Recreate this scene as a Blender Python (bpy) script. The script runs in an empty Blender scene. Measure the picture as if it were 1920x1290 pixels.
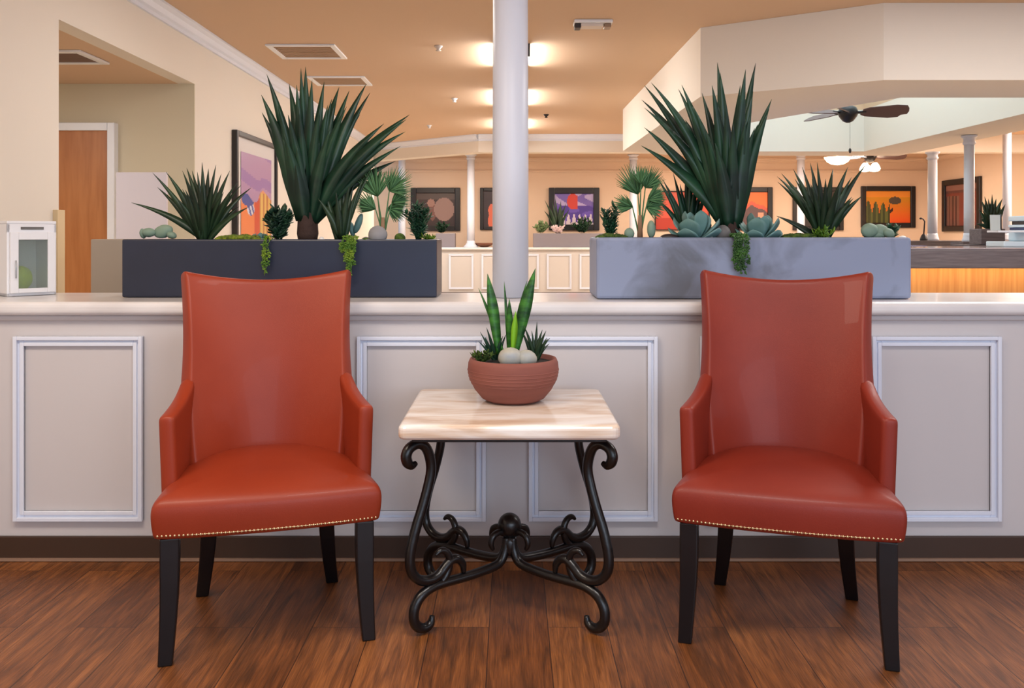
import bpy, bmesh, math, random
from mathutils import Vector, Matrix
from mathutils.geometry import tessellate_polygon
random.seed(7)
S = bpy.context.scene
C = S.collection
PI = math.pi
# ------------------------------------------------------------------ camera, world, big lights, exposure
cam = bpy.data.objects.new('camera', bpy.data.cameras.new('camera'))
C.objects.link(cam)
cam.location = (0, 0, 1.2); cam.rotation_euler = (PI/2, 0, 0)
cam.data.sensor_width = 36; cam.data.lens = 36*1650/1920
cam.data.shift_y = -205/1920
cam.data.clip_start = .05; cam.data.clip_end = 100
S.camera = cam
S.view_settings.view_transform = 'Standard'; S.view_settings.look = 'None'
S.view_settings.gamma = 1; S.view_settings.use_curve_mapping = False
S.view_settings.exposure = 0.0
W = bpy.data.worlds.new('world'); S.world = W; W.use_nodes = True
W.node_tree.nodes['Background'].inputs[0].default_value = (.72, .82, 1, 1)
W.node_tree.nodes['Background'].inputs[1].default_value = .8

def area(name, loc, rot, sx, sy, power, col):
    l = bpy.data.lights.new(name, 'AREA'); l.shape = 'RECTANGLE'; l.size = sx; l.size_y = sy
    l.energy = power; l.color = col
    o = bpy.data.objects.new(name, l); C.objects.link(o); o.location = loc; o.rotation_euler = rot
    return o
WARM = (1, .86, .70); NEUT = (1, .965, .935); COOL = (.72, .84, 1); ORNG = (1, .87, .74)
area('daylight_window_front', (2.2, -2.9, 1.7), (PI/2, 0, 0), 4.5, 2.0, 108, COOL)
area('daylight_window_side', (5.5, 1.0, 1.6), (PI/2, 0, PI/2), 2.5, 1.6, 24, COOL)
area('ceiling_panel_near_left', (-1.3, 1.5, 2.70), (0, 0, 0), 1.1, .6, 42, WARM)
area('added_fill_near_right', (.4, 1.3, 2.70), (0, 0, 0), 1.1, .6, 38, NEUT)  # added overhead fill that brightens the floor at front centre
area('added_fill_middle_left', (-.6, 5.0, 2.74), (0, 0, 0), 1.6, .8, 28, NEUT)  # added fill above the view, lifts the central hall
area('added_fill_middle_right', (3.2, 4.1, 2.74), (0, 0, 0), 2.2, .8, 76, NEUT)  # added fill above the view, brightens the near soffit faces
area('added_fill_hall', (-3.7, 4.6, 2.32), (0, 0, 0), .8, .8, 38, NEUT)  # added fill out of sight behind the left wall, for the side hall
area('atrium_skylight', (3.35, 8.8, 4.2), (0, 0, 0), 2.0, 3.0, 70, (.76, .93, 1))
area('added_fill_far_left', (-1.0, 15.6, 2.72), (0, 0, 0), 2.0, .8, 90, ORNG)  # added warm fill hidden by the bulkhead, lights the far room
area('added_fill_far_right', (4.5, 15.4, 2.72), (0, 0, 0), 5.0, .8, 230, ORNG)  # second added warm fill behind the bulkhead, for the far wall
area('added_fill_side_hall', (7.2, 11, 2.72), (0, 0, 0), 1.2, 2.4, 240, ORNG)  # added unseen fill that brightens the far right side

# ------------------------------------------------------------------ materials
def srgb(r, g, b):
    f = lambda c: (c/255/12.92) if c/255 <= .04045 else ((c/255+.055)/1.055)**2.4
    return (f(r), f(g), f(b), 1)
MATS = {}
def new_mat(name):
    m = bpy.data.materials.new(name); m.use_nodes = True
    nt = m.node_tree; return m, nt, nt.nodes['Principled BSDF']
def mat(name, col, rough=.6, metal=0, var=0, scale=20, bump=0, emit=0, coat=0, spec=.5, col2=None, stretch=(1, 1, 1), bscale=None, detail=4):
    """plain colour, optionally blotched with noise towards col2, with a fine bump"""
    if name in MATS: return MATS[name]
    m, nt, b = new_mat(name)
    b.inputs['Base Color'].default_value = col; b.inputs['Roughness'].default_value = rough
    b.inputs['Metallic'].default_value = metal; b.inputs['Specular IOR Level'].default_value = spec
    b.inputs['Coat Weight'].default_value = coat
    if emit:
        b.inputs['Emission Color'].default_value = col; b.inputs['Emission Strength'].default_value = emit
    if col2 is not None or var or bump:
        tc = nt.nodes.new('ShaderNodeTexCoord'); mp = nt.nodes.new('ShaderNodeMapping')
        mp.inputs['Scale'].default_value = stretch
        nt.links.new(tc.outputs['Object'], mp.inputs[0])
        n = nt.nodes.new('ShaderNodeTexNoise'); n.inputs['Scale'].default_value = scale; n.inputs['Detail'].default_value = detail
        nt.links.new(mp.outputs[0], n.inputs['Vector'])
        if col2 is None: col2 = tuple(c*(1-var) for c in col[:3])+(1,)
        r = nt.nodes.new('ShaderNodeValToRGB')
        r.color_ramp.elements[0].position = .35; r.color_ramp.elements[0].color = col2
        r.color_ramp.elements[1].position = .65; r.color_ramp.elements[1].color = col
        nt.links.new(n.outputs['Fac'], r.inputs[0]); nt.links.new(r.outputs[0], b.inputs['Base Color'])
        if bump:
            n2 = n
            if bscale:
                n2 = nt.nodes.new('ShaderNodeTexNoise'); n2.inputs['Scale'].default_value = bscale; n2.inputs['Detail'].default_value = 3
                nt.links.new(tc.outputs['Object'], n2.inputs['Vector'])
            bp = nt.nodes.new('ShaderNodeBump'); bp.inputs['Strength'].default_value = bump; bp.inputs['Distance'].default_value = .01
            nt.links.new(n2.outputs['Fac'], bp.inputs['Height']); nt.links.new(bp.outputs[0], b.inputs['Normal'])
    MATS[name] = m; return m

PAINT = mat('cream_wall_paint', srgb(228, 219, 207), .75, bump=.05, scale=200)
PAINT_ORANGE = mat('peach_wall_paint', srgb(226, 198, 172), .75, bump=.05, scale=200)
CEIL = mat('tan_ceiling_paint', srgb(212, 180, 150), .85, bump=.08, scale=150)
WHITE = mat('white_trim_gloss', srgb(226, 231, 244), .35)
COLUMN = mat('white_column_paint', srgb(212, 215, 226), .4)
COUNTERFACE = mat('greige_panel_paint', srgb(206, 200, 200), .5)
FARFACE = mat('cream_panel_paint', srgb(196, 190, 186), .5)
COUNTERTOP = mat('white_solid_surface', srgb(232, 229, 229), .3, coat=.3, col2=srgb(216, 211, 210), scale=3)
BASEB = mat('brown_vinyl_base', srgb(64, 44, 32), .45)
ATRIUM = mat('atrium_white_paint', srgb(236, 238, 234), .7)
HALLP = mat('hall_khaki_paint', srgb(206, 194, 168), .75)
DOORW = mat('oak_veneer_door', srgb(184, 118, 66), .4, col2=srgb(170, 104, 54), scale=4, stretch=(6, 6, .6))
STEEL = mat('brushed_steel', srgb(186, 192, 200), .35, metal=.6)
LEATHER = mat('rust_leather', srgb(148, 52, 24), .48, col2=srgb(139, 46, 20), scale=3, bump=.06, bscale=420, coat=.04, spec=.38)
LEATHER2 = mat('rust_red_leather', srgb(138, 46, 29), .48, col2=srgb(126, 39, 25), scale=3, bump=.06, bscale=420, coat=.04, spec=.38)
LEGBLK = mat('black_lacquered_wood', srgb(12, 11, 15), .32)
BRASS = mat('antique_brass_nail', srgb(214, 190, 150), .25, metal=.9)
IRON = mat('black_wrought_iron', srgb(15, 12, 13), .32, metal=.1, bump=.12, scale=40, coat=.1)
DARKFRAME = mat('black_picture_frame', srgb(26, 20, 20), .35)
MATBOARD = mat('white_mat_board', srgb(214, 208, 206), .7)
SLATE = mat('charcoal_planter', srgb(36, 43, 64), .38, col2=srgb(32, 37, 54), scale=2.5, bump=.05)
TAUPE = mat('taupe_laminate', srgb(170, 157, 142), .5)
BOARD = mat('white_board', srgb(205, 196, 202), .4)
FARPL = mat('grey_far_planter', srgb(128, 122, 130), .6)
SOIL = mat('dark_soil', srgb(34, 28, 24), .95, bump=.8, scale=60)
YUC = mat('yucca_leaf', srgb(38, 76, 52), .38, col2=srgb(20, 44, 34), scale=6)
YUC2 = mat('agave_leaf', srgb(46, 72, 44), .4, col2=srgb(25, 44, 30), scale=7)
TRUNK = mat('yucca_trunk', srgb(58, 40, 34), .9, bump=.8, scale=30)
SUCC = mat('blue_green_succulent', srgb(112, 148, 148), .55, col2=srgb(86, 124, 118), scale=9)
SAGE = mat('sage_succulent', srgb(138, 156, 132), .6, col2=srgb(112, 138, 124), scale=8)
MOSS = mat('moss', srgb(128, 140, 34), .95, col2=srgb(70, 90, 20), scale=60, bump=1)
MOSSD = mat('dark_moss', srgb(84, 108, 36), .95, col2=srgb(44, 66, 20), scale=60, bump=1)
FERN = mat('soft_green_frond', srgb(86, 132, 84), .6, col2=srgb(64, 108, 66), scale=9)
BUSH = mat('dark_green_leaf', srgb(40, 92, 60), .4, col2=srgb(24, 60, 40), scale=12)
JADE = mat('deep_green_leaf', srgb(38, 76, 48), .5, col2=srgb(22, 52, 36), scale=12)
TRAIL = mat('trailing_lime_leaf', srgb(120, 148, 34), .5, col2=srgb(70, 112, 28), scale=25)
TRAILD = mat('trailing_green_leaf', srgb(66, 112, 42), .5, col2=srgb(36, 74, 28), scale=25)
STONE = mat('grey_stone', srgb(150, 148, 150), .7, col2=srgb(136, 134, 136), scale=12)
STONED = mat('dark_grey_stone', srgb(112, 110, 108), .7, col2=srgb(92, 90, 90), scale=12)
PEBBLE = mat('banded_river_stone', srgb(196, 184, 152), .5, col2=srgb(140, 150, 162), scale=5, stretch=(1, 1, 3))
WHITEST = mat('white_pebble', srgb(226, 222, 218), .5)
CLAY = mat('terracotta_clay', srgb(138, 80, 68), .75, col2=srgb(124, 70, 60), scale=4, bump=.1, stretch=(1, 1, 6))
SNAKE = mat('snake_plant_leaf', srgb(66, 132, 48), .4, col2=srgb(24, 66, 36), scale=18, stretch=(1, 1, 2.5))
SNAKEY = mat('lime_leaf', srgb(120, 178, 30), .45)
FANM = mat('walnut_fan_blade', srgb(92, 62, 60), .4)
FANB = mat('bronze_fan_motor', srgb(44, 42, 44), .35, metal=.5)
GREYWOOD = mat('grey_oak_laminate', srgb(106, 97, 101), .5, col2=srgb(86, 78, 82), scale=5, stretch=(1, 8, 14))
LITWOOD = mat('honey_wood_panel', srgb(206, 160, 104), .5, col2=srgb(188, 134, 80), scale=5, stretch=(9, 9, .3))
BARTOP = mat('polished_bar_top', srgb(176, 160, 158), .15, col2=srgb(150, 136, 138), scale=6)
LED = mat('warm_led_strip', (1, .62, .26, 1), .5, emit=18)
TUBE = mat('fluorescent_diffuser', (1, .97, .93, 1), .5, emit=40)
BULB = mat('frosted_glass_lit', (1, .82, .62, 1), .4, emit=4)
VENT = mat('vent_metal', srgb(214, 200, 190), .5)
VENTD = mat('vent_louvre', srgb(176, 146, 118), .6)
DARK = mat('dark_metal', srgb(40, 32, 32), .5)
PRINT = mat('pale_blue_plastic', srgb(206, 222, 232), .35)
NAVY = mat('navy_tray', srgb(44, 66, 110), .3)
GLASSG = mat('tinted_glass_door', srgb(120, 130, 120), .12)
LIME = mat('lime_glass_ball', srgb(180, 205, 50), .3)
WPLAS = mat('white_enamel', srgb(232, 232, 236), .35)
ORANGE = mat('orange_canvas', srgb(236, 110, 62), .7)
PINK = mat('pink_blossom', srgb(232, 206, 206), .7)

def wood_floor():
    m, nt, b = new_mat('brown_plank_floor')
    N = nt.nodes.new; L = nt.links.new
    tc = N('ShaderNodeTexCoord'); mp = N('ShaderNodeMapping'); mp.inputs['Rotation'].default_value = (0, 0, PI/2)
    mp.inputs['Location'].default_value = (.25, .07, 0)
    L(tc.outputs['Object'], mp.inputs[0])
    br = N('ShaderNodeTexBrick'); br.inputs['Scale'].default_value = 1
    br.inputs['Brick Width'].default_value = 1.22; br.inputs['Row Height'].default_value = .18
    br.inputs['Mortar Size'].default_value = .0012; br.offset = .37
    br.inputs['Color1'].default_value = (0, 0, 0, 1); br.inputs['Color2'].default_value = (1, 1, 1, 1); br.inputs['Mortar'].default_value = (.5, .5, .5, 1)
    L(mp.outputs[0], br.inputs['Vector'])
    # per plank shift of the grain
    sc = N('ShaderNodeVectorMath'); sc.operation = 'SCALE'; sc.inputs['Scale'].default_value = 7
    L(br.outputs['Color'], sc.inputs[0])
    ad = N('ShaderNodeVectorMath'); ad.operation = 'ADD'; L(mp.outputs[0], ad.inputs[0]); L(sc.outputs[0], ad.inputs[1])
    st = N('ShaderNodeMapping'); st.inputs['Scale'].default_value = (1.3, 13, 1); L(ad.outputs[0], st.inputs[0])
    g = N('ShaderNodeTexNoise'); g.inputs['Scale'].default_value = 2.2; g.inputs['Detail'].default_value = 8; g.inputs['Distortion'].default_value = 1.6
    L(st.outputs[0], g.inputs['Vector'])
    st2 = N('ShaderNodeMapping'); st2.inputs['Scale'].default_value = (4, 110, 1); L(ad.outputs[0], st2.inputs[0])
    f = N('ShaderNodeTexNoise'); f.inputs['Scale'].default_value = 3; f.inputs['Detail'].default_value = 6; L(st2.outputs[0], f.inputs['Vector'])
    bl = N('ShaderNodeTexNoise'); bl.inputs['Scale'].default_value = 3.1; bl.inputs['Detail'].default_value = 2; L(ad.outputs[0], bl.inputs['Vector'])
    r = N('ShaderNodeValToRGB'); e = r.color_ramp.elements
    e[0].position = .25; e[0].color = srgb(82, 49, 25); e[1].position = .75; e[1].color = srgb(152, 93, 48)
    k = e.new(.5); k.color = srgb(122, 72, 36)
    L(g.outputs['Fac'], r.inputs[0])
    mx = N('ShaderNodeMix'); mx.data_type = 'RGBA'; mx.blend_type = 'OVERLAY'; mx.inputs[0].default_value = .8
    L(r.outputs[0], mx.inputs[6]); L(f.outputs['Fac'], mx.inputs[7])
    mx2 = N('ShaderNodeMix'); mx2.data_type = 'RGBA'; mx2.blend_type = 'SOFT_LIGHT'; mx2.inputs[0].default_value = .28
    L(mx.outputs[2], mx2.inputs[6]); L(br.outputs['Color'], mx2.inputs[7])
    mx3 = N('ShaderNodeMix'); mx3.data_type = 'RGBA'; mx3.blend_type = 'SOFT_LIGHT'; mx3.inputs[0].default_value = .6
    L(mx2.outputs[2], mx3.inputs[6]); L(bl.outputs['Fac'], mx3.inputs[7])
    mo = N('ShaderNodeMix'); mo.data_type = 'RGBA'; L(br.outputs['Fac'], mo.inputs[0]); L(mx3.outputs[2], mo.inputs[6]); mo.inputs[7].default_value = srgb(48, 28, 18)
    L(mo.outputs[2], b.inputs['Base Color'])
    b.inputs['Roughness'].default_value = .36
    bp = N('ShaderNodeBump'); bp.inputs['Strength'].default_value = .35; bp.inputs['Distance'].default_value = .004
    L(f.outputs['Fac'], bp.inputs['Height']); L(bp.outputs[0], b.inputs['Normal'])
    return m
def marble():
    m, nt, b = new_mat('cream_travertine')
    N = nt.nodes.new; L = nt.links.new
    tc = N('ShaderNodeTexCoord'); mp = N('ShaderNodeMapping'); mp.inputs['Scale'].default_value = (1.2, 4, 7); L(tc.outputs['Object'], mp.inputs[0])
    n = N('ShaderNodeTexNoise'); n.inputs['Scale'].default_value = 2.2; n.inputs['Detail'].default_value = 9; n.inputs['Distortion'].default_value = 1.2
    L(mp.outputs[0], n.inputs['Vector'])
    r = N('ShaderNodeValToRGB'); e = r.color_ramp.elements
    e[0].position = .3; e[0].color = srgb(200, 170, 146); e[1].position = .6; e[1].color = srgb(238, 230, 224)
    k = e.new(.42); k.color = srgb(218, 196, 176)
    L(n.outputs['Fac'], r.inputs[0]); L(r.outputs[0], b.inputs['Base Color']); b.inputs['Roughness'].default_value = .13
    return m
def concrete():
    m, nt, b = new_mat('pale_blue_concrete')
    N = nt.nodes.new; L = nt.links.new
    tc = N('ShaderNodeTexCoord')
    n = N('ShaderNodeTexNoise'); n.inputs['Scale'].default_value = 4; n.inputs['Detail'].default_value = 9; n.inputs['Distortion'].default_value = .6
    L(tc.outputs['Object'], n.inputs['Vector'])
    r = N('ShaderNodeValToRGB'); e = r.color_ramp.elements
    e[0].position = .34; e[0].color = srgb(96, 100, 112); e[1].position = .52; e[1].color = srgb(136, 146, 172)
    L(n.outputs['Fac'], r.inputs[0]); L(r.outputs[0], b.inputs['Base Color']); b.inputs['Roughness'].default_value = .55
    return m
FLOOR = wood_floor(); MARBLE = marble(); CONC = concrete()
def attr_mat():
    m, nt, b = new_mat('painted_art_print')
    a = nt.nodes.new('ShaderNodeAttribute'); a.attribute_name = 'Col'
    nt.links.new(a.outputs['Color'], b.inputs['Base Color']); b.inputs['Roughness'].default_value = .3
    return m
ART = attr_mat()

# ------------------------------------------------------------------ mesh helpers
class MB:
    """collects shapes in world (or local) coordinates; build() links them as ONE mesh object"""
    def __init__(s): s.v = []; s.f = []; s.sm = []
    def add(s, vs, fs, smooth=False):
        o = len(s.v); s.v += [tuple(v) for v in vs]
        for f in fs: s.f.append([i+o for i in f]); s.sm.append(smooth)
        return s
    def box(s, x0, x1, y0, y1, z0, z1):
        return s.add([(x0,y0,z0),(x1,y0,z0),(x1,y1,z0),(x0,y1,z0),(x0,y0,z1),(x1,y0,z1),(x1,y1,z1),(x0,y1,z1)],
                     [(3,2,1,0),(4,5,6,7),(0,1,5,4),(1,2,6,5),(2,3,7,6),(3,0,4,7)])
    def tube(s, pts, rad, n=8, cap=True, sq=0, smooth=True):
        pts = [Vector(p) for p in pts]; k = len(pts)
        R = rad if isinstance(rad, (list, tuple)) else [rad]*k
        vs = []; prev = None
        for i, p in enumerate(pts):
            t = (pts[min(i+1, k-1)]-pts[max(i-1, 0)]).normalized()
            if prev is None:
                a = Vector((0, 0, 1)) if abs(t.z) < .9 else Vector((1, 0, 0))
                u = t.cross(a).normalized()
            else:
                u = (prev - t*prev.dot(t)); u = u.normalized() if u.length > 1e-6 else t.orthogonal().normalized()
            prev = u; w = t.cross(u)
            for j in range(n):
                a = 2*PI*(j+.5)/n; c, d = math.cos(a), math.sin(a)
                if sq:
                    m_ = max(abs(c), abs(d)); q = 1/(m_**sq)
                else: q = 1
                vs.append(p + (u*c + w*d)*R[i]*q)
        fs = []
        for i in range(k-1):
            for j in range(n):
                fs.append((i*n+j, i*n+(j+1) % n, (i+1)*n+(j+1) % n, (i+1)*n+j))
        if cap: fs += [tuple(range(n))[::-1], tuple((k-1)*n+j for j in range(n))]
        return s.add(vs, fs, smooth)
    def lathe(s, prof, cx=0, cy=0, n=32, smooth=True, wob=None):
        vs = []
        for (r, z) in prof:
            for j in range(n):
                a = 2*PI*j/n; vs.append((cx+r*math.cos(a), cy+r*math.sin(a), z))
        fs = [(i*n+j, i*n+(j+1) % n, (i+1)*n+(j+1) % n, (i+1)*n+j) for i in range(len(prof)-1) for j in range(n)]
        fs += [tuple(range(n))[::-1], tuple((len(prof)-1)*n+j for j in range(n))]
        return s.add(vs, fs, smooth)
    def blob(s, c, r, n=16, m=10, noise=0, seed=0, rot=0, p=1):
        rng = random.Random(seed); ph = [rng.uniform(0, 6) for _ in range(6)]
        vs = []; cr, sr = math.cos(rot), math.sin(rot)
        for i in range(m+1):
            th = PI*i/m
            for j in range(n):
                a = 2*PI*j/n
                q = 1+noise*(math.sin(3*a+ph[0])*math.sin(2*th+ph[1])+.6*math.sin(5*a+ph[2]+3*th)*math.sin(4*th+ph[3]))
                x = r[0]*math.sin(th)*math.cos(a)*q; y = r[1]*math.sin(th)*math.sin(a)*q; z = r[2]*math.cos(th)*q
                vs.append((c[0]+x*cr-z*sr, c[1]+y, c[2]+x*sr+z*cr))
        fs = [(i*n+j, (i+1)*n+j, (i+1)*n+(j+1) % n, i*n+(j+1) % n) for i in range(m) for j in range(n)]
        return s.add(vs, fs, True)
    def blade(s, base, tip, w, lift=.5, n=9, thick=.25, fold=.35, prof=None, side=None):
        """a strap leaf from base to tip, curving outward, folded along its midrib"""
        b = Vector(base); t = Vector(tip); L = (t-b).length
        c = b + (t-b)*.45 + Vector((-(t-b).x, -(t-b).y, 0))*.25*lift + Vector((0, 0, L*.18*lift))
        vs = []
        for i in range(n+1):
            u = i/n
            p = b*(1-u)**2 + c*2*u*(1-u) + t*u*u
            tg = ((c-b)*(1-u) + (t-c)*u).normalized()
            if side is None:
                sd = tg.cross(Vector((0, -1, .35)))
                if sd.length < .15: sd = Vector((1, 0, 0))
            else: sd = Vector(side) - tg*tg.dot(Vector(side))
            sd.normalize(); nm = sd.cross(tg).normalized()
            ww = w*(prof(u) if prof else (.55+.45*math.sin(min(u/.35, 1)*PI/2))*(1-max(0, (u-.3)/.7)**1.4)) + .0004
            vs += [p - sd*ww + nm*ww*fold, p - nm*ww*thick*.5, p + sd*ww + nm*ww*fold, p + nm*ww*thick*.6]
        fs = []
        for i in range(n):
            o = i*4
            for j in range(4): fs.append((o+j, o+(j+1) % 4, o+4+(j+1) % 4, o+4+j))
        fs += [(3, 2, 1, 0), (n*4, n*4+1, n*4+2, n*4+3)]
        return s.add(vs, fs, True)
    def prism(s, poly, z0, z1):
        n = len(poly)
        return s.add([(x, y, z0) for x, y in poly]+[(x, y, z1) for x, y in poly],
                     [tuple(range(n))[::-1], tuple(range(n, 2*n))]+[(i, (i+1) % n, n+(i+1) % n, n+i) for i in range(n)])
    def build(s, name, m, parent=None, loc=None, bevel=0, sub=0, solid=0, seg=2, keep=False):
        me = bpy.data.meshes.new(name)
        org = Vector(loc) if loc is not None else (parent['_org_v'] if False else ORG.get(parent.name, Vector()) if parent else None)
        if org is None:
            xs = [v[0] for v in s.v]; ys = [v[1] for v in s.v]; zs = [v[2] for v in s.v]
            org = Vector(((min(xs)+max(xs))/2, (min(ys)+max(ys))/2, min(zs)))
        me.from_pydata([tuple(Vector(v)-org) for v in s.v], [], s.f)
        me.polygons.foreach_set('use_smooth', s.sm)
        me.materials.append(m); me.validate(); me.update()
        bm = bmesh.new(); bm.from_mesh(me); bmesh.ops.recalc_face_normals(bm, faces=bm.faces); bm.to_mesh(me); bm.free()
        o = bpy.data.objects.new(name, me); C.objects.link(o)
        if parent: o.parent = parent; ORG[o.name] = org
        else: o.location = org; ORG[o.name] = org
        if solid:
            k = o.modifiers.new('solid', 'SOLIDIFY'); k.thickness = solid; k.offset = 0; k.use_even_offset = True
        if bevel:
            k = o.modifiers.new('bevel', 'BEVEL'); k.width = bevel; k.segments = seg; k.limit_method = 'ANGLE'; k.angle_limit = .6
        if sub:
            k = o.modifiers.new('sub', 'SUBSURF'); k.levels = sub; k.render_levels = sub
            for p in me.polygons: p.use_smooth = True
        return o
ORG = {}
def tag(o, label, cat, group=None, kind=None):
    o['label'] = label; o['category'] = cat
    if group: o['group'] = group
    if kind: o['kind'] = kind
    return o
def thing(name, label, cat, loc, group=None):
    """an Empty at the thing's base; its parts are given in world coordinates and stored relative to it"""
    o = bpy.data.objects.new(name, None); C.objects.link(o); o.location = loc; ORG[o.name] = Vector(loc)
    o.empty_display_size = .1
    return tag(o, label, cat, group)
def struct(mb, name, m, label=None, **k):
    o = mb.build(name, m, **k); o['kind'] = 'structure'
    if label: o['label'] = label
    return o
def Bx(*a): return MB().box(*a)
def at(x, y, d): return Vector(((x-960)*d/1650, d, 1.2-(y-440)*d/1650))

# ------------------------------------------------------------------ the setting
CZ = 2.76; LW = -2.4; RW = 8.5; BD = 18.0
struct(Bx(-6, RW+.2, -3, 3.3, -.1, 0), 'floor', FLOOR, loc=(0, 0, 0))
struct(Bx(-6, RW+.2, 3.3, BD+.2, -.1, 0), 'floor_hall', mat('pale_bounce_floor', srgb(206, 190, 170), .95, col2=srgb(190, 174, 154), scale=40, bump=.3), loc=(0, 3.3, 0))  # unseen floor, made pale to bounce light up to the ceiling
inner = [(2.95, 6.68), (4.4, 6.68), (4.4, 11.0), (2.9, 11.0), (2.2, 10.2), (2.2, 8.2)]
outer = [(2.5, 5.92), (5.1, 5.92), (5.1, 11.6), (2.2, 11.6), (1.38, 10.95), (1.42, 6.63)]
rect = [(LW, -3), (RW, -3), (RW, BD), (LW, BD)]
def holed(pts_out, pts_in, z0, z1):
    a = [Vector((x, y, 0)) for x, y in pts_out]; b = [Vector((x, y, 0)) for x, y in pts_in][::-1]
    t = tessellate_polygon([a, b]); n = len(a)+len(b); allp = a+b
    m = MB(); vs = [(p.x, p.y, z0) for p in allp]+[(p.x, p.y, z1) for p in allp]
    fs = [tuple(q) for q in t]+[tuple(i+n for i in q)[::-1] for q in t]
    k = len(a)
    fs += [(i, (i+1) % k, n+(i+1) % k, n+i) for i in range(k)]
    l = len(b)
    fs += [(k+i, k+(i+1) % l, n+k+(i+1) % l, n+k+i) for i in range(l)]
    return m.add(vs, fs)
struct(holed(rect, inner, CZ, CZ+.1), 'ceiling', CEIL, loc=(0, 0, CZ))
struct(holed(outer, inner, 2.24, CZ-.001), 'trim_1', PAINT, 'dropped octagonal soffit around the atrium opening', loc=(3.3, 8.8, 2.24))
# atrium shaft and its lid
def shell(poly, off, z0, z1):
    cx = sum(p[0] for p in poly)/len(poly); cy = sum(p[1] for p in poly)/len(poly)
    big = [(cx+(x-cx)*(1+off), cy+(y-cy)*(1+off)) for x, y in poly]
    return holed(big, poly, z0, z1)
struct(shell(inner, .05, CZ+.1, 4.35), 'wall_atrium', ATRIUM, loc=(3.3, 8.8, CZ+.1))
struct(Bx(1.9, 4.7, 6.3, 11.3, 4.35, 4.45), 'ceiling_atrium', ATRIUM)
# left wall with the hall opening
wl = MB(); wl.box(LW-.12, LW, -3, 4.66, 0, CZ); wl.box(LW-.12, LW, 4.66, 6.645, 2.34, CZ); wl.box(LW-.12, LW, 6.661, 15.3, 0, CZ); wl.box(LW-.12, LW, 6.645, 6.661, 2.34, CZ)
struct(wl, 'wall_left', PAINT, loc=(LW, 6, 0))
struct(Bx(-5.2, LW-.0005, 6.649, 6.660, 0, 2.3395).box(-5.2, LW-.121, 6.66, 6.77, 0, 2.34), 'wall_hall', HALLP)
struct(Bx(-5.2, -5.1, 3.2, 6.655, 0, 2.34), 'wall_hall_end', HALLP)
struct(Bx(-5.2, LW-.12, 3.1, 3.2, 0, 2.34), 'wall_hall_near', HALLP)
struct(Bx(-5.2, LW-.12, 3.1, 6.77, 2.34, 2.42), 'ceiling_hall', CEIL)
struct(Bx(-6, RW+.2, BD, BD+.12, 0, CZ+.1), 'wall_back', PAINT_ORANGE)
struct(Bx(RW, RW+.12, -3, BD, 0, CZ+.1), 'wall_right', PAINT_ORANGE)
# crown mouldings: stepped profile
def crown(p0, p1, nrm, name, m=WHITE, z=CZ, h=.10, label=None):
    p0 = Vector(p0); p1 = Vector(p1); nx, ny = nrm
    prof = [(0, 0), (.085*h/.1, 0), (.085*h/.1, -.018), (.055*h/.1, -.035), (.04*h/.1, -.065), (.018, -.075), (.018, -h), (0, -h)]
    vs = [(p.x+nx*a, p.y+ny*a, z+b-.0005) for p in (p0, p1) for a, b in prof]
    k = len(prof)
    mb = MB().add(vs, [(i, (i+1) % k, k+(i+1) % k, k+i) for i in range(k)]+[tuple(range(k)), tuple(range(k, 2*k))[::-1]])
    return struct(mb, name, m, label)
crown((LW+.001, -3, 0), (LW+.001, 15.2, 0), (1, 0), 'trim_3', label='white crown moulding along the left wall')
# far bulkhead: diagonal wing and straight run
struct(MB().prism([(-.523, 13.7), (RW, 13.7), (RW, 13.95), (-.45, 13.95), (-2.35, 15.55), (-2.4, 15.3)], 2.485, CZ-.001), 'trim_4', PAINT, 'dropped bulkhead in front of the far room')
crown((-.523, 13.699, 0), (3.5, 13.699, 0), (0, -1), 'trim_5', label='crown moulding on the far bulkhead')
dx, dy = (-2.4+.523), 1.6; l_ = math.hypot(dx, dy)
crown((-.523, 13.699, 0), (-2.38, 15.28, 0), (dx*0-dy/l_, dx/l_), 'trim_6', label='crown moulding on the slanting bulkhead')
crown((-6, BD-.001, 0), (RW, BD-.001, 0), (0, -1), 'trim_7', PAINT_ORANGE, label='peach crown moulding on the back wall')
struct(Bx(-6, RW, BD-.04, BD-.001, 2.48, 2.51), 'trim_8', PAINT_ORANGE, 'thin picture rail on the back wall')
crown((RW-.001, 8, 0), (RW-.001, BD, 0), (-1, 0), 'trim_9', PAINT_ORANGE, label='peach crown moulding on the right wall')
struct(MB().box(-2.41, -2.375, 4.60, 4.675, 0, 1.33), 'trim_10', mat('tan_corner_guard', srgb(214, 190, 150), .5), 'tan corner guard at the hall opening')
# door in the hall wall
dr = Bx(-3.93, -3.03, 6.61, 6.648, .01, 1.98).build('door_1', DOORW); dr['kind'] = 'structure'
MB().blob((-3.86, 6.58, 1.0), (.03, .03, .03)).build('door_handle', STEEL, dr)
dc = MB(); dc.box(-3.03, -2.975, 6.58, 6.654, 0, 2.04); dc.box(-3.985, -3.93, 6.58, 6.654, 0, 2.04); dc.box(-3.93, -3.03, 6.58, 6.654, 1.98, 2.04)
struct(dc, 'trim_11', WPLAS, 'white metal door casing', bevel=.006)

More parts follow.
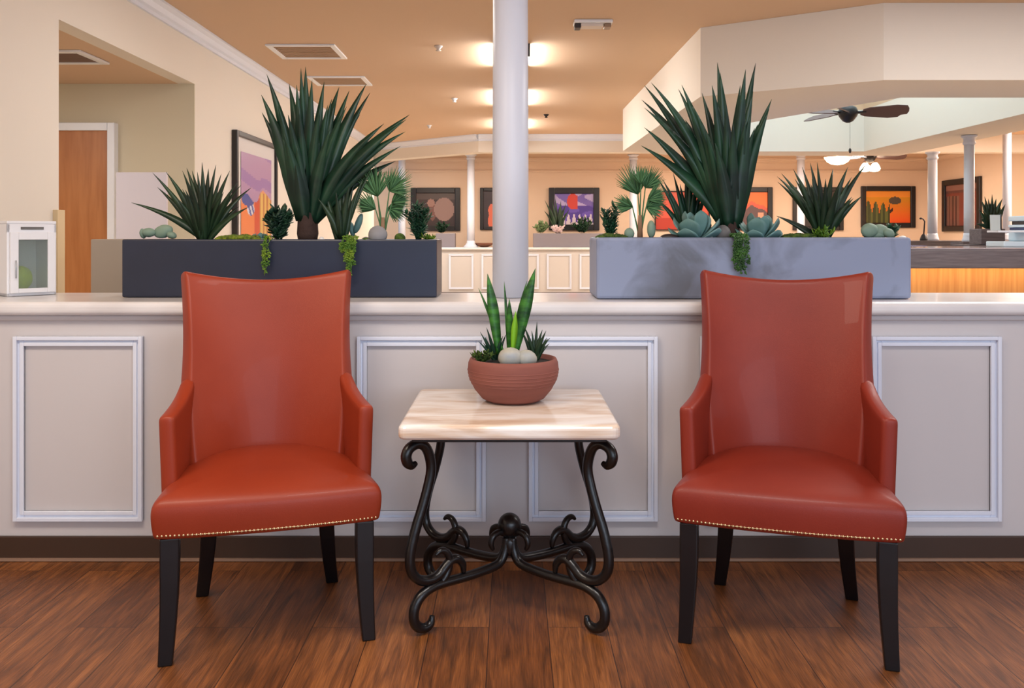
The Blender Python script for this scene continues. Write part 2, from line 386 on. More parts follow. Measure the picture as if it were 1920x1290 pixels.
# ------------------------------------------------------------------ counters
def wainscot(mb, x, y, w, z0, z1, sgn=-1, bw=.036):
    """rectangular picture-frame moulding with two raised beads, on a face looking to -Y"""
    for a, b, t in ((0, bw, .008), (.0, .014, .022), (.022, bw, .015)):
        x0, x1, c0, c1 = x+a, x+w-a, z0+a, z1-a; q = b-a
        yy = y-t
        mb.box(x0, x0+q, yy, y, c0, c1); mb.box(x1-q, x1, yy, y, c0, c1)
        mb.box(x0+q, x1-q, yy, y, c0, c0+q); mb.box(x0+q, x1-q, yy, y, c1-q, c1)
def counter(x0, x1, y, depth, frames, m, tone, label, thick=.05):
    t = thing('half_wall_counter', label, 'counter', ((x0+x1)/2, y, 0))
    Bx(x0, x1, y, y+depth, .004, .905).build('body', m, t)
    tp = MB(); tp.box(x0, x1, y-.048, y+depth+.02, .905, .955)
    tp.build('countertop', COUNTERTOP, t, bevel=.019, seg=4)
    Bx(x0, x1, y-.014, y, .004, .09).build('base_strip', BASEB, t, bevel=.003)
    Bx(x0, x1, y-.022, y-.014, .002, .012).build('shoe_strip', mat('pale_caulk', srgb(150, 120, 100), .5), t)
    Bx(x0, x1, y-.016, y, .883, .905).build('cove', m, t, bevel=.006)
    for fx in frames:
        w = MB(); wainscot(w, fx, y, .474, .147, .826); w.build('panel_moulding', tone, t, bevel=.002)
    return t
counter(LW+.002, 4.6, 3.248, .46, [-1.832+.631*k for k in range(0, 8)], COUNTERFACE, WHITE,
        'long greige panelled half wall with white top behind the two red chairs')
counter(-2.2, 7.2, 17.0, .5, [-1.85+.631*k for k in range(0, 12)], FARFACE, WHITE, 'cream panelled half wall counter at the far end of the room')

def column(x, y, z0, z1, r, label, cap=True, group=None, taper=.95, base=True, flare=1.9):
    t = thing('round_column', label, 'column', (x, y, z0), group)
    MB().lathe([(r, z0+.002), (r*1.0, z0+(z1-z0)*.3), (r*taper, z1-.002)], x, y, 40).build('shaft', COLUMN, t)
    if base:
        MB().lathe([(r*flare, z0+.001), (r*flare, z0+.02), (r*(.4+.6*flare), z0+.04), (r*1.1, z0+.07*flare/1.5), (r*1.03, z0+.1*flare/1.5)], x, y, 28).build('base', COLUMN, t)
    if cap:
        MB().lathe([(r*.98, z1-.10), (r*1.2, z1-.09), (r*1.2, z1-.07), (r*1.02, z1-.06), (r*1.15, z1-.03), (r*1.5, z1-.02), (r*1.5, z1-.002)], x, y, 28).build('capital', COLUMN, t)
    return t
column(-.006, 3.45, .955, CZ, .0705, 'large smooth white column rising from the near countertop between the planters', cap=False, base=False, taper=.945)
GC = 'slim white columns on the far counters'
column(-.80, 17.12, .955, CZ-.001, .075, 'slim white far column just left of the large central column', group=GC)
column(-2.14, 17.12, .955, CZ-.001, .07, 'slim white far column behind the soft green palm of the dark planter', group=GC)
column(2.36, 17.12, .955, CZ-.001, .075, 'slim white far column behind the palm of the pale planter', group=GC)
column(5.62, 17.12, .955, CZ-.001, .075, 'slim white far column behind the spiky agave of the pale planter', group=GC)

# ------------------------------------------------------------------ bar under the octagon
def bar():
    t = thing('reception_bar', 'grey wood reception bar with glowing amber front panel at right', 'reception desk', (3.7, 6.1, 0))
    tp = MB(); tp.box(2.45, 6.2, 6.1, 6.14, .965, 1.10); tp.box(2.45, 6.2, 6.14, 7.0, 1.03, 1.10); tp.build('front_fascia', GREYWOOD, t, bevel=.01)
    Bx(2.45, 6.2, 6.105, 7.0, 1.1005, 1.108).build('bar_top', BARTOP, t)
    Bx(2.5, 6.15, 6.34, 6.42, 0, 1.03).build('front_panel', LITWOOD, t)
    Bx(2.5, 6.1, 6.18, 6.22, 1.015, 1.029).build('light_strip', LED, t)
    sd = MB(); sd.box(2.45, 3.3, 7.0, 11.2, .98, 1.108); sd.box(3.3, 6.2, 10.6, 11.6, .98, 1.125); sd.box(2.6, 3.2, 7.0, 11.0, 0, .98); sd.box(3.3, 6.0, 10.7, 11.5, 0, .98)
    sd.build('return_counter', GREYWOOD, t)
    Bx(2.5, 3.3, 7.0, 11.15, 1.1085, 1.112).build('return_top', mat('blue_laminate', srgb(120, 124, 170), .2), t)
bar()
GB = 'white columns on the reception bar'
column(5.28, 11.05, 1.126, 2.24, .057, 'white bar column, leftmost of the three at right', group=GB, cap=True, flare=1.35)
column(4.78, 9.2, 1.126, 2.238, .052, 'white bar column in front of the tall framed picture on the right wall', group=GB, cap=True, flare=1.35)
column(6.3, 11.2, 1.126, CZ-.001, .052, 'white column nearest the right edge of the view', group=GB, cap=True, flare=1.35)
# little plinths so those columns stand on something
for (x, y) in ((4.78, 9.2),):
    tag(Bx(x-.13, x+.35, y-.13, y+.13, 0, 1.124).build('counter_pier', GREYWOOD), 'grey wood counter pier under the middle white bar column', 'pier')
tag(Bx(6.21, 6.5, 11.05, 11.4, 0, 1.124).build('counter_pier', GREYWOOD), 'grey wood counter pier under the rightmost white column', 'pier')

# ------------------------------------------------------------------ ceiling things
def wrap_light(y0, y1, label, x0=-.13, x1=.135, z0=2.66):
    t = thing('fluorescent_fixture', label, 'ceiling light', ((x0+x1)/2, (y0+y1)/2, z0), 'ceiling strip lights down the central hall')
    Bx(x0, x1, y0, y1, z0, CZ-.012).build('diffuser', TUBE, t, bevel=.02)
    Bx(x0-.01, x1+.01, y0-.02, y1+.02, CZ-.012, CZ-.001).build('pan', WPLAS, t)
    Bx(x0-.012, x1+.012, y0-.03, y0-.002, z0-.005, CZ-.002).build('end_cap', DARK, t); Bx(x0-.012, x1+.012, y1+.002, y1+.03, z0-.005, CZ-.002).build('end_cap', DARK, t)
wrap_light(7.2, 8.1, 'glowing strip light on the ceiling, nearest behind the big column')
wrap_light(9.5, 10.55, 'glowing strip light on the ceiling, second of three behind the big column')
wrap_light(11.9, 12.9, 'glowing strip light on the ceiling, farthest behind the big column')
def vent(x0, x1, y0, y1, z, label, g=None, slat=VENTD):
    t = thing('ceiling_vent', label, 'ceiling vent', ((x0+x1)/2, (y0+y1)/2, z-.02), g)
    f = MB(); b = .045
    f.box(x0, x0+b, y0, y1, z-.016, z-.001); f.box(x1-b, x1, y0, y1, z-.016, z-.001); f.box(x0+b, x1-b, y0, y0+b, z-.016, z-.001); f.box(x0+b, x1-b, y1-b, y1, z-.016, z-.001)
    f.build('frame', WPLAS, t, bevel=.003)
    s = MB(); n = 9
    for i in range(n):
        yy = y0+b+(y1-y0-2*b)*(i+.5)/n; s.box(x0+b, x1-b, yy-.014, yy+.010, z-.010, z-.002)
    s.build('louvre', slat, t)
vent(-2.02, -1.45, 7.19, 7.75, CZ, 'square tan louvred ceiling vent, nearer of the two on the left', 'ceiling vents')
vent(-2.02, -1.45, 8.64, 9.15, CZ, 'square ceiling vent farther back, just above the big dark spiky plant', 'ceiling vents')
vent(-3.25, -2.66, 5.42, 5.82, 2.34, 'dark louvred vent in the low hall ceiling at left', None, mat('dark_louvre', srgb(120, 96, 84), .6))
t = thing('emergency_light', 'small white rectangular emergency light fixture on ceiling', 'ceiling light', (.59, 6.45, 2.70))
Bx(.45, .73, 6.36, 6.50, 2.735, CZ-.001).build('housing', WPLAS, t, bevel=.006)
Bx(.50, .66, 6.38, 6.48, 2.712, 2.735).build('lens', VENT, t, bevel=.004); Bx(.455, .5, 6.38, 6.47, 2.70, 2.735).build('lamp_head', DARK, t, bevel=.006); Bx(.67, .72, 6.38, 6.47, 2.705, 2.735).build('lamp_head', mat('bronze_lamp', srgb(150, 120, 96), .4), t, bevel=.006)
for (px, py, lb, m_) in ((852, 186, 'tiny white sprinkler head on ceiling between the left vents and the column', WPLAS), (805, 236, 'tiny white sprinkler head farther back left of column', WPLAS),
                     (1024, 216, 'small dark smoke sensor on ceiling right of the column', DARK), (822, 88, 'pale sprinkler cover nearest the first strip light', VENT)):
    d = 1650*1.55/(440-py); x = (px-960)*d/1650
    tag(MB().lathe([(.012, CZ-.045), (.024, CZ-.04), (.012, CZ-.03), (.035, CZ-.008), (.035, CZ-.001)], x, d, 16).build('sprinkler_head', m_), lb, 'sprinkler', 'small ceiling fittings')

def fan(x, y, z, ztop, blades, rb, label, kit=False):
    t = thing('ceiling_fan', label, 'ceiling fan', (x, y, z-.1), None)
    MB().lathe([(.02, z-.10), (.05, z-.085), (.085, z-.04), (.10, z), (.08, z+.05), (.03, z+.075)], x, y, 24).build('motor', FANB, t)
    MB().tube([(x, y, z+.06), (x, y, ztop-.01)], .013).build('rod', FANB, t)
    MB().lathe([(.03, ztop-.09), (.065, ztop-.02), (.07, ztop-.002)], x, y, 20).build('canopy', FANB, t)
    for a in blades:
        ca, sa = math.cos(a), math.sin(a)
        def P(r, w, dz=0): return (x+ca*r-sa*w, y+sa*r+ca*w, z+dz)
        vs = []; ring = [(.14, -.03), (.2, -.055), (rb*.8, -.075), (rb*.97, -.06), (rb, -.02), (rb, .02), (rb*.97, .06), (rb*.8, .075), (.2, .055), (.14, .03)]
        for dz in (.0, .008):
            vs += [P(r, w*1.15, dz-w*.5) for r, w in ring]
        k = len(ring)
        MB().add(vs, [tuple(range(k))[::-1], tuple(range(k, 2*k))]+[(i, (i+1) % k, k+(i+1) % k, k+i) for i in range(k)]).build('blade', FANM, t)
        MB().tube([P(.06, 0, .0), P(.17, 0, .004)], .012).build('blade_arm', FANB, t)
    if kit:
        for k in range(4):
            a = k*PI/2+.5
            cx, cy = x+.11*math.cos(a), y+.11*math.sin(a)
            MB().lathe([(.03, z-.10), (.06, z-.14), (.085, z-.20), (.07, z-.235), (.02, z-.245)], cx, cy, 16).build('glass_shade', BULB, t)
    else:
        MB().tube([(x+.02, y, z-.08), (x+.02, y, z-.36)], .0015, 5).build('pull_chain', DARK, t)
        MB().blob((x+.02, y, z-.38), (.014, .014, .026), 10, 6).build('pull_knob', DARK, t)
    return t
fan(3.36, 8.8, 2.42, 4.35, [.06, -.35, 2.0, 3.4, 4.1], .56, 'dark bladed ceiling fan hanging in the bright octagonal opening')
fan(6.1, 15.0, 2.52, CZ, [.0, 1.25, 2.5, 3.78, 5.0], .62, 'far ceiling fan with lit glass shades beyond the soffit', kit=True)
t = thing('bowl_light', 'glowing white glass bowl ceiling light beside the far fan', 'ceiling light', (5.55, 15.0, 2.40))
MB().lathe([(.01, 2.385), (.10, 2.40), (.17, 2.44), (.215, 2.50), (.22, 2.52)], 5.55, 15.0, 28).build('bowl', BULB, t)
MB().tube([(5.55, 15, 2.52), (5.55, 15, CZ-.002)], .02).build('stem', BRASS, t)

# ------------------------------------------------------------------ pictures
def art_panel(name, P, nx, nz, fn, parent):
    """P(u,v)->world point; per-face colour from fn(u,v)"""
    vs = [P(i/nx, j/nz) for j in range(nz+1) for i in range(nx+1)]
    fs = [(j*(nx+1)+i, j*(nx+1)+i+1, (j+1)*(nx+1)+i+1, (j+1)*(nx+1)+i) for j in range(nz) for i in range(nx)]
    mb = MB().add(vs, fs); o = mb.build(name, ART, parent)
    me = o.data; ca = me.color_attributes.new('Col', 'FLOAT_COLOR', 'CORNER')
    for p in me.polygons:
        i, j = p.index % nx, p.index//nx
        c = fn((i+.5)/nx, (j+.5)/nz)
        for li in p.loop_indices: ca.data[li].color = c
    return o
def picture_back(x0, x1, z0, z1, fn, label, fw=.11, y=BD, matb=0, g='framed pictures on the far wall'):
    t = thing('framed_picture', label, 'picture', ((x0+x1)/2, y-.03, z0), g)
    f = MB()
    for (a, b, c, d) in ((x0, x0+fw, z0, z1), (x1-fw, x1, z0, z1), (x0+fw, x1-fw, z0, z0+fw), (x0+fw, x1-fw, z1-fw, z1)):
        f.box(a, b, y-.06, y-.002, c, d)
    f.build('frame', DARKFRAME, t, bevel=.012)
    a0, a1, b0, b1 = x0+fw, x1-fw, z0+fw, z1-fw
    art_panel('artwork', lambda u, v: (a0+(a1-a0)*u, y-.02, b0+(b1-b0)*v), 44, 36, fn, t)
def ell(u, v, cu, cv, ru, rv): return ((u-cu)/ru)**2+((v-cv)/rv)**2 < 1
def art_horse(u, v):
    if ell(u, v, .72, .5, .26, .36) and v > .15: return srgb(150, 118, 108)
    if ell(u, v, .38, .7, .1, .12): return srgb(160, 118, 104)
    if ell(u, v, .42, .45, .09, .3): return srgb(120, 78, 68)
    return srgb(62, 44, 42) if v < .8 else srgb(84, 68, 62)
def art_bottles(u, v):
    if ell(u, v, .35, .45, .16, .2) or ell(u, v, .38, .15, .2, .25): return srgb(224, 110, 76)
    if ell(u, v, .55, .65, .14, .12): return srgb(236, 150, 128)
    return srgb(58, 40, 40)
def art_purple(u, v):
    n = math.sin(u*13+math.sin(v*9)*2)+math.sin(v*17+u*6)
    if ell(u, v, .46, .75, .14, .26) or (.4 < u < .6 and .5 < v < .95): return srgb(214, 62, 36)
    if v < .32 and (abs((u*7) % 1-.5) < .5-v*1.2): return srgb(222, 205, 214)
    if v > .62: return srgb(188, 170, 214) if n > .2 else srgb(120, 96, 176)
    return srgb(84, 52, 150) if n > -.5 else srgb(110, 80, 180)
def art_orange_cloud(u, v):
    n = math.sin(u*9+2)*.08+math.sin(u*23)*.03
    if v > .62+n: return srgb(232, 112, 44)
    if v > .5+n: return srgb(206, 84, 56)
    if .78 < u < .9 and v < .4: return srgb(220, 150, 120)
    return srgb(92, 66, 66)
def art_agave(u, v):
    if ell(u, v, .66, .7, .14, .12): return srgb(84, 70, 56)
    if u < .55 and v < .3+.42*abs(math.sin(u*19+.4))*(1-u*.5): return srgb(92, 96, 48) if math.sin(u*57) > 0 else srgb(60, 66, 36)
    if .5 < u < .62 and abs(v-.3-1.2*(u-.5)) < .05: return srgb(60, 34, 24)
    if v > .8: return srgb(232, 142, 50)
    return srgb(228-int(30*v), 84+int(70*v), 30)
def art_pale(u, v):
    if .3 < u < .75 and .2 < v < .8: return srgb(150, 168, 140)
    return srgb(40, 34, 32)
def art_red(u, v): return srgb(206, 88, 66) if v > .3 else srgb(180, 60, 40)
def art_door(u, v):
    if u < .42 and v < .75: return srgb(118, 84, 74) if abs(((u*9) % 1)-.5) < .3 else srgb(70, 48, 44)
    if v > .86: return srgb(140, 96, 84)
    return srgb(120, 60, 52) if v < .8 else srgb(96, 60, 56)
k_ = BD/1650.
def bp(x0, x1, y0, y1, *a, **k):
    d = BD-.05; X = lambda x: (x-960)*d/1650
    picture_back(X(x0), X(x1), 1.2-(y1-440)*d/1650, 1.2-(y0-440)*d/1650, *a, **k)
bp(770, 863, 352, 433, art_horse, 'dark framed picture of a pale brown horse on the far wall', fw=.11)
bp(900, 960, 352, 431, art_bottles, 'dark framed picture with orange shapes half behind the big column', fw=.07)
bp(1029, 1124, 352, 432, art_purple, 'black framed purple and red picture right of the big column', fw=.12)
bp(1228, 1331, 358, 432, art_red, 'orange red picture seen behind the small palm and yucca of the pale planter', fw=.02)
bp(1352, 1449, 351, 432, art_orange_cloud, 'black framed picture of an orange cloud right of the big yucca', fw=.10)
bp(1487, 1582, 351, 432, art_pale, 'dark framed picture behind the spiky agave leaves', fw=.08)
bp(1615, 1717, 349, 427, art_agave, 'black framed orange picture of agave leaves near the bar columns', fw=.10)
t = thing('framed_picture', 'tall dark framed brown picture on the far right wall', 'picture', (RW-.02, 16.6, 1.26), 'framed pictures on the far wall')
f = MB(); y0, y1, z0, z1, fw = 15.9, 17.3, 1.26, 2.26, .11
for (a, b, c, d) in ((y0, y0+fw, z0, z1), (y1-fw, y1, z0, z1), (y0+fw, y1-fw, z0, z0+fw), (y0+fw, y1-fw, z1-fw, z1)): f.box(RW-.06, RW-.002, a, b, c, d)
f.build('frame', DARKFRAME, t, bevel=.012)
art_panel('artwork', lambda u, v: (RW-.02, y1-fw-(y1-y0-2*fw)*u, z0+fw+(z1-z0-2*fw)*v), 40, 30, art_door, t)
# large picture on the left wall
t = thing('framed_picture', 'large black framed purple and orange abstract picture on the left wall', 'picture', (LW+.02, 8.18, 1.0))
y0, y1, z0, z1, fw = 7.53, 8.84, .98, 2.10, .045
f = MB()
for (a, b, c, d) in ((y0, y0+fw, z0, z1), (y1-fw, y1, z0, z1), (y0+fw, y1-fw, z0, z0+fw), (y0+fw, y1-fw, z1-fw, z1)): f.box(LW+.001, LW+.05, a, b, c, d)
f.build('frame', DARKFRAME, t, bevel=.006)
Bx(LW+.001, LW+.025, y0+fw, y1-fw, z0+fw, z1-fw).build('mat_board', MATBOARD, t)
def art_left(u, v):
    w = .05*math.sin(u*11)+.03*math.sin(v*19+u*5)
    if v > .52+w:
        return srgb(176, 140, 178) if math.sin(v*15+u*1.5)+.4*math.sin(u*9+v*22) > -.5 else srgb(152, 118, 176)
    if v > .86: return srgb(110, 104, 180)
    if ell(u, v, .22, .47, .2, .08): return srgb(50, 72, 150)
    if ell(u, v, .3, .36, .12, .07): return srgb(210, 214, 226) if math.sin(u*60+v*40) > 0 else srgb(70, 86, 160)
    if .42 < u < .58 and v < .5: return srgb(206, 70, 28)
    if u > .58 and v < .56: return srgb(222, 182, 96) if math.sin(u*50) > -.2 else srgb(190, 120, 60)
    if v < .42 and u < .42: return srgb(232, 128, 66)
    return srgb(226, 150, 110)
art_panel('artwork', lambda u, v: (LW+.029, y0+.17+(y1-y0-.34)*u, z0+.17+(z1-z0-.34)*v), 60, 60, art_left, t)

# ------------------------------------------------------------------ chairs
def lerp(tab, z):
    if z <= tab[0][0]: return tab[0][1]
    for (a, b), (c, d) in zip(tab, tab[1:]):
        if z <= c: return b+(d-b)*(z-a)/(c-a)
    return tab[-1][1]
def grid(mb, cols, rows, fn):
    vs = [fn(i/(cols-1), j/(rows-1)) for j in range(rows) for i in range(cols)]
    mb.add(vs, [(j*cols+i, j*cols+i+1, (j+1)*cols+i+1, (j+1)*cols+i) for j in range(rows-1) for i in range(cols-1)], True)
    return mb
def make_chair(label, loc, rz, leather):
    t = thing('wingback_chair', label, 'chair', (0, 0, 0), 'pair of rust leather chairs')
    ORG[t.name] = Vector((0, 0, 0))
    # seat: rings of a rounded trapezoid
    out = [(-.3145, -.245), (-.312, -.264), (-.296, -.2685), (-.2, -.278), (-.1, -.285), (0, -.287), (.1, -.285), (.2, -.278), (.296, -.2685), (.312, -.264), (.3145, -.245), (.305, -.18), (.292, -.09), (.272, .02), (.24, .12),
           (.17, .20), (.09, .235), (0, .245), (-.09, .235), (-.17, .20), (-.24, .12), (-.272, .02), (-.292, -.09), (-.305, -.18)]
    rings = [(.345, .965), (.362, .98), (.40, .997), (.430, 1.0), (.449, .985), (.462, .945), (.474, .86), (.486, .70), (.495, .45), (.499, .2)]
    vs = []; n = len(out)
    for z, k in rings:
        for (x, y) in out:
            x = x*1.022
            zz = z + (.018*(y+.28)/.5 if z > .44 else 0)
            vs.append((x*k, (y+.03)*k-.03, zz))
    fs = [(i*n+j, i*n+(j+1) % n, (i+1)*n+(j+1) % n, (i+1)*n+j) for i in range(len(rings)-1) for j in range(n)]
    fs += [tuple(range(n))[::-1], tuple((len(rings)-1)*n+j for j in range(n))]
    MB().add(vs, fs, True).build('seat', leather, t, sub=2)
    # backrest
    hw = [(.40, .235), (.50, .247), (.60, .258), (.70, .263), (.78, .260), (.88, .262), (1.0, .272), (1.085, .282)]
    yc = [(.40, .20), (.6, .225), (.8, .262), (1.075, .335)]
    sg = [(.40, .15), (.55, .14), (.68, .11), (.80, .08), (1.075, .05)]
    U = [-1, -.965, -.88, -.7, -.45, -.2, 0, .2, .45, .7, .88, .965, 1]
    V = [0, .1, .25, .4, .5, .6, .75, .9, .965, 1]
    def fb(i, j):
        u = U[round(i*12)]; v = V[round(j*9)]
        zt = 1.042+.034*abs(u)**2; z = .36+(zt-.36)*v
        return (u*lerp(hw, z), lerp(yc, z)-lerp(sg, z)*abs(u)**2.3, z)
    grid(MB(), 13, 10, fb).build('backrest', leather, t, solid=.058, sub=2)
    # arms
    for s in (-1, 1):
        path = [(.248, .150), (.253, .12), (.260, .07), (.267, .01), (.274, -.05), (.280, -.10), (.282, -.118)]
        top = [.745, .722, .697, .684, .676, .671, .668]
        Vv = [0, .08, .35, .7, .93, 1]
        def fa(i, j):
            q = round(i*6); v = Vv[round(j*5)]
            x, y = path[q]; z = .372+(top[q]-.372)*v
            return (s*(x+.012*v*(q/6)), y, z)
        grid(MB(), 7, 6, fa).build('armrest', leather, t, solid=.046, sub=2)
    # legs
    def leg(p0, p1, w0, w1, bend):
        mb = MB(); vs = []; N = 7
        for i in range(N):
            u = i/(N-1); x = p0[0]+(p1[0]-p0[0])*u + bend[0]*math.sin(u*PI); y = p0[1]+(p1[1]-p0[1])*u + bend[1]*math.sin(u*PI)
            z = p0[2]*(1-u); w = (w0+(w1-w0)*max(0, (u-.25)/.75))/2
            vs += [(x-w, y-w, z), (x+w, y-w, z), (x+w, y+w, z), (x-w, y+w, z)]
        fs = [(i*4+j, i*4+(j+1) % 4, i*4+4+(j+1) % 4, i*4+4+j) for i in range(N-1) for j in range(4)]+[(3, 2, 1, 0), (N*4-4, N*4-3, N*4-2, N*4-1)]
        mb.add(vs, fs); return mb.build('leg', LEGBLK, t, bevel=.004)
    for s in (-1, 1):
        leg((s*.270, -.232, .355), (s*.282, -.236, 0), .052, .039, (-s*.004, 0))
        leg((s*.182, .135, .355), (s*.212, .235, 0), .052, .040, (-s*.006, -.012))
    # nailheads: along front and both sides
    nb = MB(); path = [(.300*-1, .09), (-.302, -.1), (-.3055, -.262), (-.2, -.276), (-.1, -.2825), (0, -.2845), (.1, -.2825), (.2, -.276), (.3055, -.262), (.302, -.1), (.30, .09)]
    path = [(p[0]*1.0, p[1]) for p in path]
    front = path[2:9]
    seg = []
    for a, b in zip(front, front[1:]):
        k = 9
        for i in range(k): seg.append((a[0]+(b[0]-a[0])*i/k, a[1]+(b[1]-a[1])*i/k))
    seg.append(front[-1])
    for (x, y) in seg: nb.blob((x*1.022*.965*(1.0 if abs(x) < .28 else .997), (y+.03)*.983-.0325, .366), (.0038, .0038, .0038), 8, 5)
    for s in (-1, 1):
        for i in range(1, 22): nb.blob((s*(.3085-.0006*i-.00002*i*i), -.246+i*.0115, .366), (.0038, .0038, .0038), 6, 4)
    fl = [(-.303, -.02), (-.3085, -.15), (-.3085, -.246)]+[(x*1.022*.963, (y+.03)*.983-.0312) for x, y in seg]+[(.3085, -.246), (.3085, -.15), (.303, -.02)]
    nb.tube([(x, y, .366) for x, y in fl], .0012, 5)
    nb.build('nailhead_trim', BRASS, t)
    t.location = loc; t.rotation_euler = (0, 0, rz)
    return t
make_chair('rust red leather wingback chair with nailhead trim, left of the marble table', (-.763, 2.765, 0), math.radians(16), LEATHER)
make_chair('rust red leather wingback chair with nailhead trim, right of the marble table', (.850, 2.742, 0), math.radians(-17), LEATHER2)

# ------------------------------------------------------------------ side table
def table():
    cx, cy = -.008, 2.846
    t = thing('side_table', 'cream marble topped side table on black wrought iron scroll legs', 'table', (cx, cy, 0))
    mb = MB(); x, y = .323, .308; r = .025; pts = []
    for (sx, sy, a0) in ((1, 1, 0), (-1, 1, 90), (-1, -1, 180), (1, -1, 270)):
        for k in range(5):
            a = math.radians(a0+k*22.5); pts.append((cx+sx*(x-r)+r*math.cos(a), cy+sy*(y-r)+r*math.sin(a)))
    mb.prism(pts, .605, .649); mb.build('tabletop', MARBLE, t, bevel=.014, seg=4)
    fr = MB(); a, b, w = .285, .27, .016
    fr.box(cx-a, cx+a, cy-b, cy-b+w, .592, .6048); fr.box(cx-a, cx+a, cy+b-w, cy+b, .592, .6048); fr.box(cx-a, cx-a+w, cy-b+w, cy+b-w, .592, .6048); fr.box(cx+a-w, cx+a, cy-b+w, cy+b-w, .592, .6048)
    fr.build('top_frame', IRON, t, bevel=.002)
    legp = [(.352, .518), (.368, .512), (.382, .522), (.387, .543), (.376, .564), (.348, .574), (.320, .560), (.304, .525), (.300, .486), (.311, .439), (.330, .382), (.353, .323), (.370, .264), (.374, .221), (.364, .187), (.337, .163), (.301, .156), (.268, .166), (.245, .186), (.223, .200), (.199, .195), (.183, .174), (.180, .150)]
    legr = [.007, .012, .0155, .016, .0155]+[.015]*13+[.0145, .014, .013, .011, .007]
    foot = [(.014, .225), (.018, .182), (.045, .146), (.127, .136), (.199, .135), (.263, .136), (.306, .130), (.340, .112), (.359, .080), (.359, .045), (.341, .022), (.318, .0165), (.301, .026), (.296, .046)]
    footr = [.012, .014, .0145, .0145, .0145, .015, .0155, .0155, .0155, .0155, .015, .014, .012, .007]
    hook = [(.262, .140), (.240, .165), (.232, .200), (.245, .228), (.268, .236), (.284, .224)]
    ball = [(.012, .232), (.040, .246), (.066, .238), (.074, .214), (.066, .196)]
    def smooth(pts, rad, k=4):
        P_, R_ = [], []
        for i in range(len(pts)-1):
            p0 = pts[max(i-1, 0)]; p1 = pts[i]; p2 = pts[i+1]; p3 = pts[min(i+2, len(pts)-1)]
            for j in range(k):
                u = j/k
                P_.append(tuple(.5*((2*p1[c])+(-p0[c]+p2[c])*u+(2*p0[c]-5*p1[c]+4*p2[c]-p3[c])*u*u+(-p0[c]+3*p1[c]-3*p2[c]+p3[c])*u**3) for c in (0, 1)))
                R_.append(rad[i]*(1-u)+rad[i+1]*u)
        P_.append(pts[-1]); R_.append(rad[-1]); return P_, R_
    for sx in (-1, 1):
        for sy in (-1, 1):
            def W3(pr, off=0): return [(cx+sx*.79*r-sy*sx*0, cy+sy*.61*r+off, z) for r, z in pr]
            p, r = smooth(legp, legr); MB().tube(W3(p), r, 8, sq=.55).build('leg', IRON, t)
            p, r = smooth(foot, footr); MB().tube(W3(p), r, 8, sq=.55).build('foot', IRON, t)
            p, r = smooth(hook, [.012, .012, .012, .011, .009, .005]); MB().tube(W3(p), r, 8, sq=.55).build('scroll', IRON, t)
            p, r = smooth(ball, [.010, .010, .0105, .009, .006]); MB().tube(W3(p), r, 8, sq=.55).build('small_scroll', IRON, t)
    MB().blob((cx, cy, .262), (.038, .038, .038), 24, 16).build('finial_ball', IRON, t)
    MB().lathe([(.016, .165), (.024, .185), (.024, .21), (.016, .23)], cx, cy, 16).build('hub', IRON, t)
table()

# ------------------------------------------------------------------ bowl and its plants
BC = (.004, 2.925, .649)
t = thing('clay_bowl', 'round reddish brown clay bowl standing on the marble table', 'bowl', BC)
z = BC[2]
prof = [(.085, z+.001), (.105, z+.012), (.128, z+.040), (.146, z+.075), (.1515, z+.102), (.149, z+.128), (.143, z+.142), (.137, z+.142), (.139, z+.125)]
MB().lathe(prof+[(.10, z+.121), (.02, z+.121)], BC[0], BC[1], 56).build('bowl', CLAY, t)
rg = MB()
for i, zz in enumerate((.105, .094, .083, .072, .062)):
    rr = lerp([(.04, .128), (.075, .146), (.102, .1515), (.128, .149)], zz)+.0002
    rg.lathe([(rr, z+zz-.002), (rr+.0011, z+zz), (rr, z+zz+.002)], BC[0], BC[1], 56)
rg.build('throwing_ridge', CLAY, t)
MB().lathe([(.137, z+.118), (.138, z+.126), (.08, z+.130), (.01, z+.131)], BC[0], BC[1], 30).build('soil', SOIL, t)
zs = z+.128
def snake():
    t = thing('snake_plant', 'upright green mottled snake plant in the clay bowl', 'plant', (BC[0], BC[1]+.03, zs))
    mb = MB()
    spear = lambda u: (.45+.55*math.sin(min(u/.6, 1)*PI/2))*(1-max(0, (u-.55)/.45)**1.6)
    def T(x, y, d): return at(x, y, d)
    for (bx, tx, ty, w, d, tw) in ((935, 914, 513, .019, 2.94, .3), (966, 1004, 503, .021, 2.93, -.2), (952, 945, 527, .010, 2.98, 1), (960, 988, 527, .010, 2.99, -.6), (945, 897, 540, .006, 2.96, .2), (956, 955, 560, .012, 2.90, 0)):
        mb.blade(T(bx, 664, 2.95), T(tx, ty, d), w, .15, 12, .3, .25, spear, side=(math.cos(tw), math.sin(tw), 0))
    mb.build('foliage', SNAKE, t)
    MB().blade(T(961, 662, 2.91), T(967, 583, 2.90), .011, .1, 8, .3, .3, spear, side=(1, .2, 0)).build('young_leaf', SNAKEY, t)
snake()
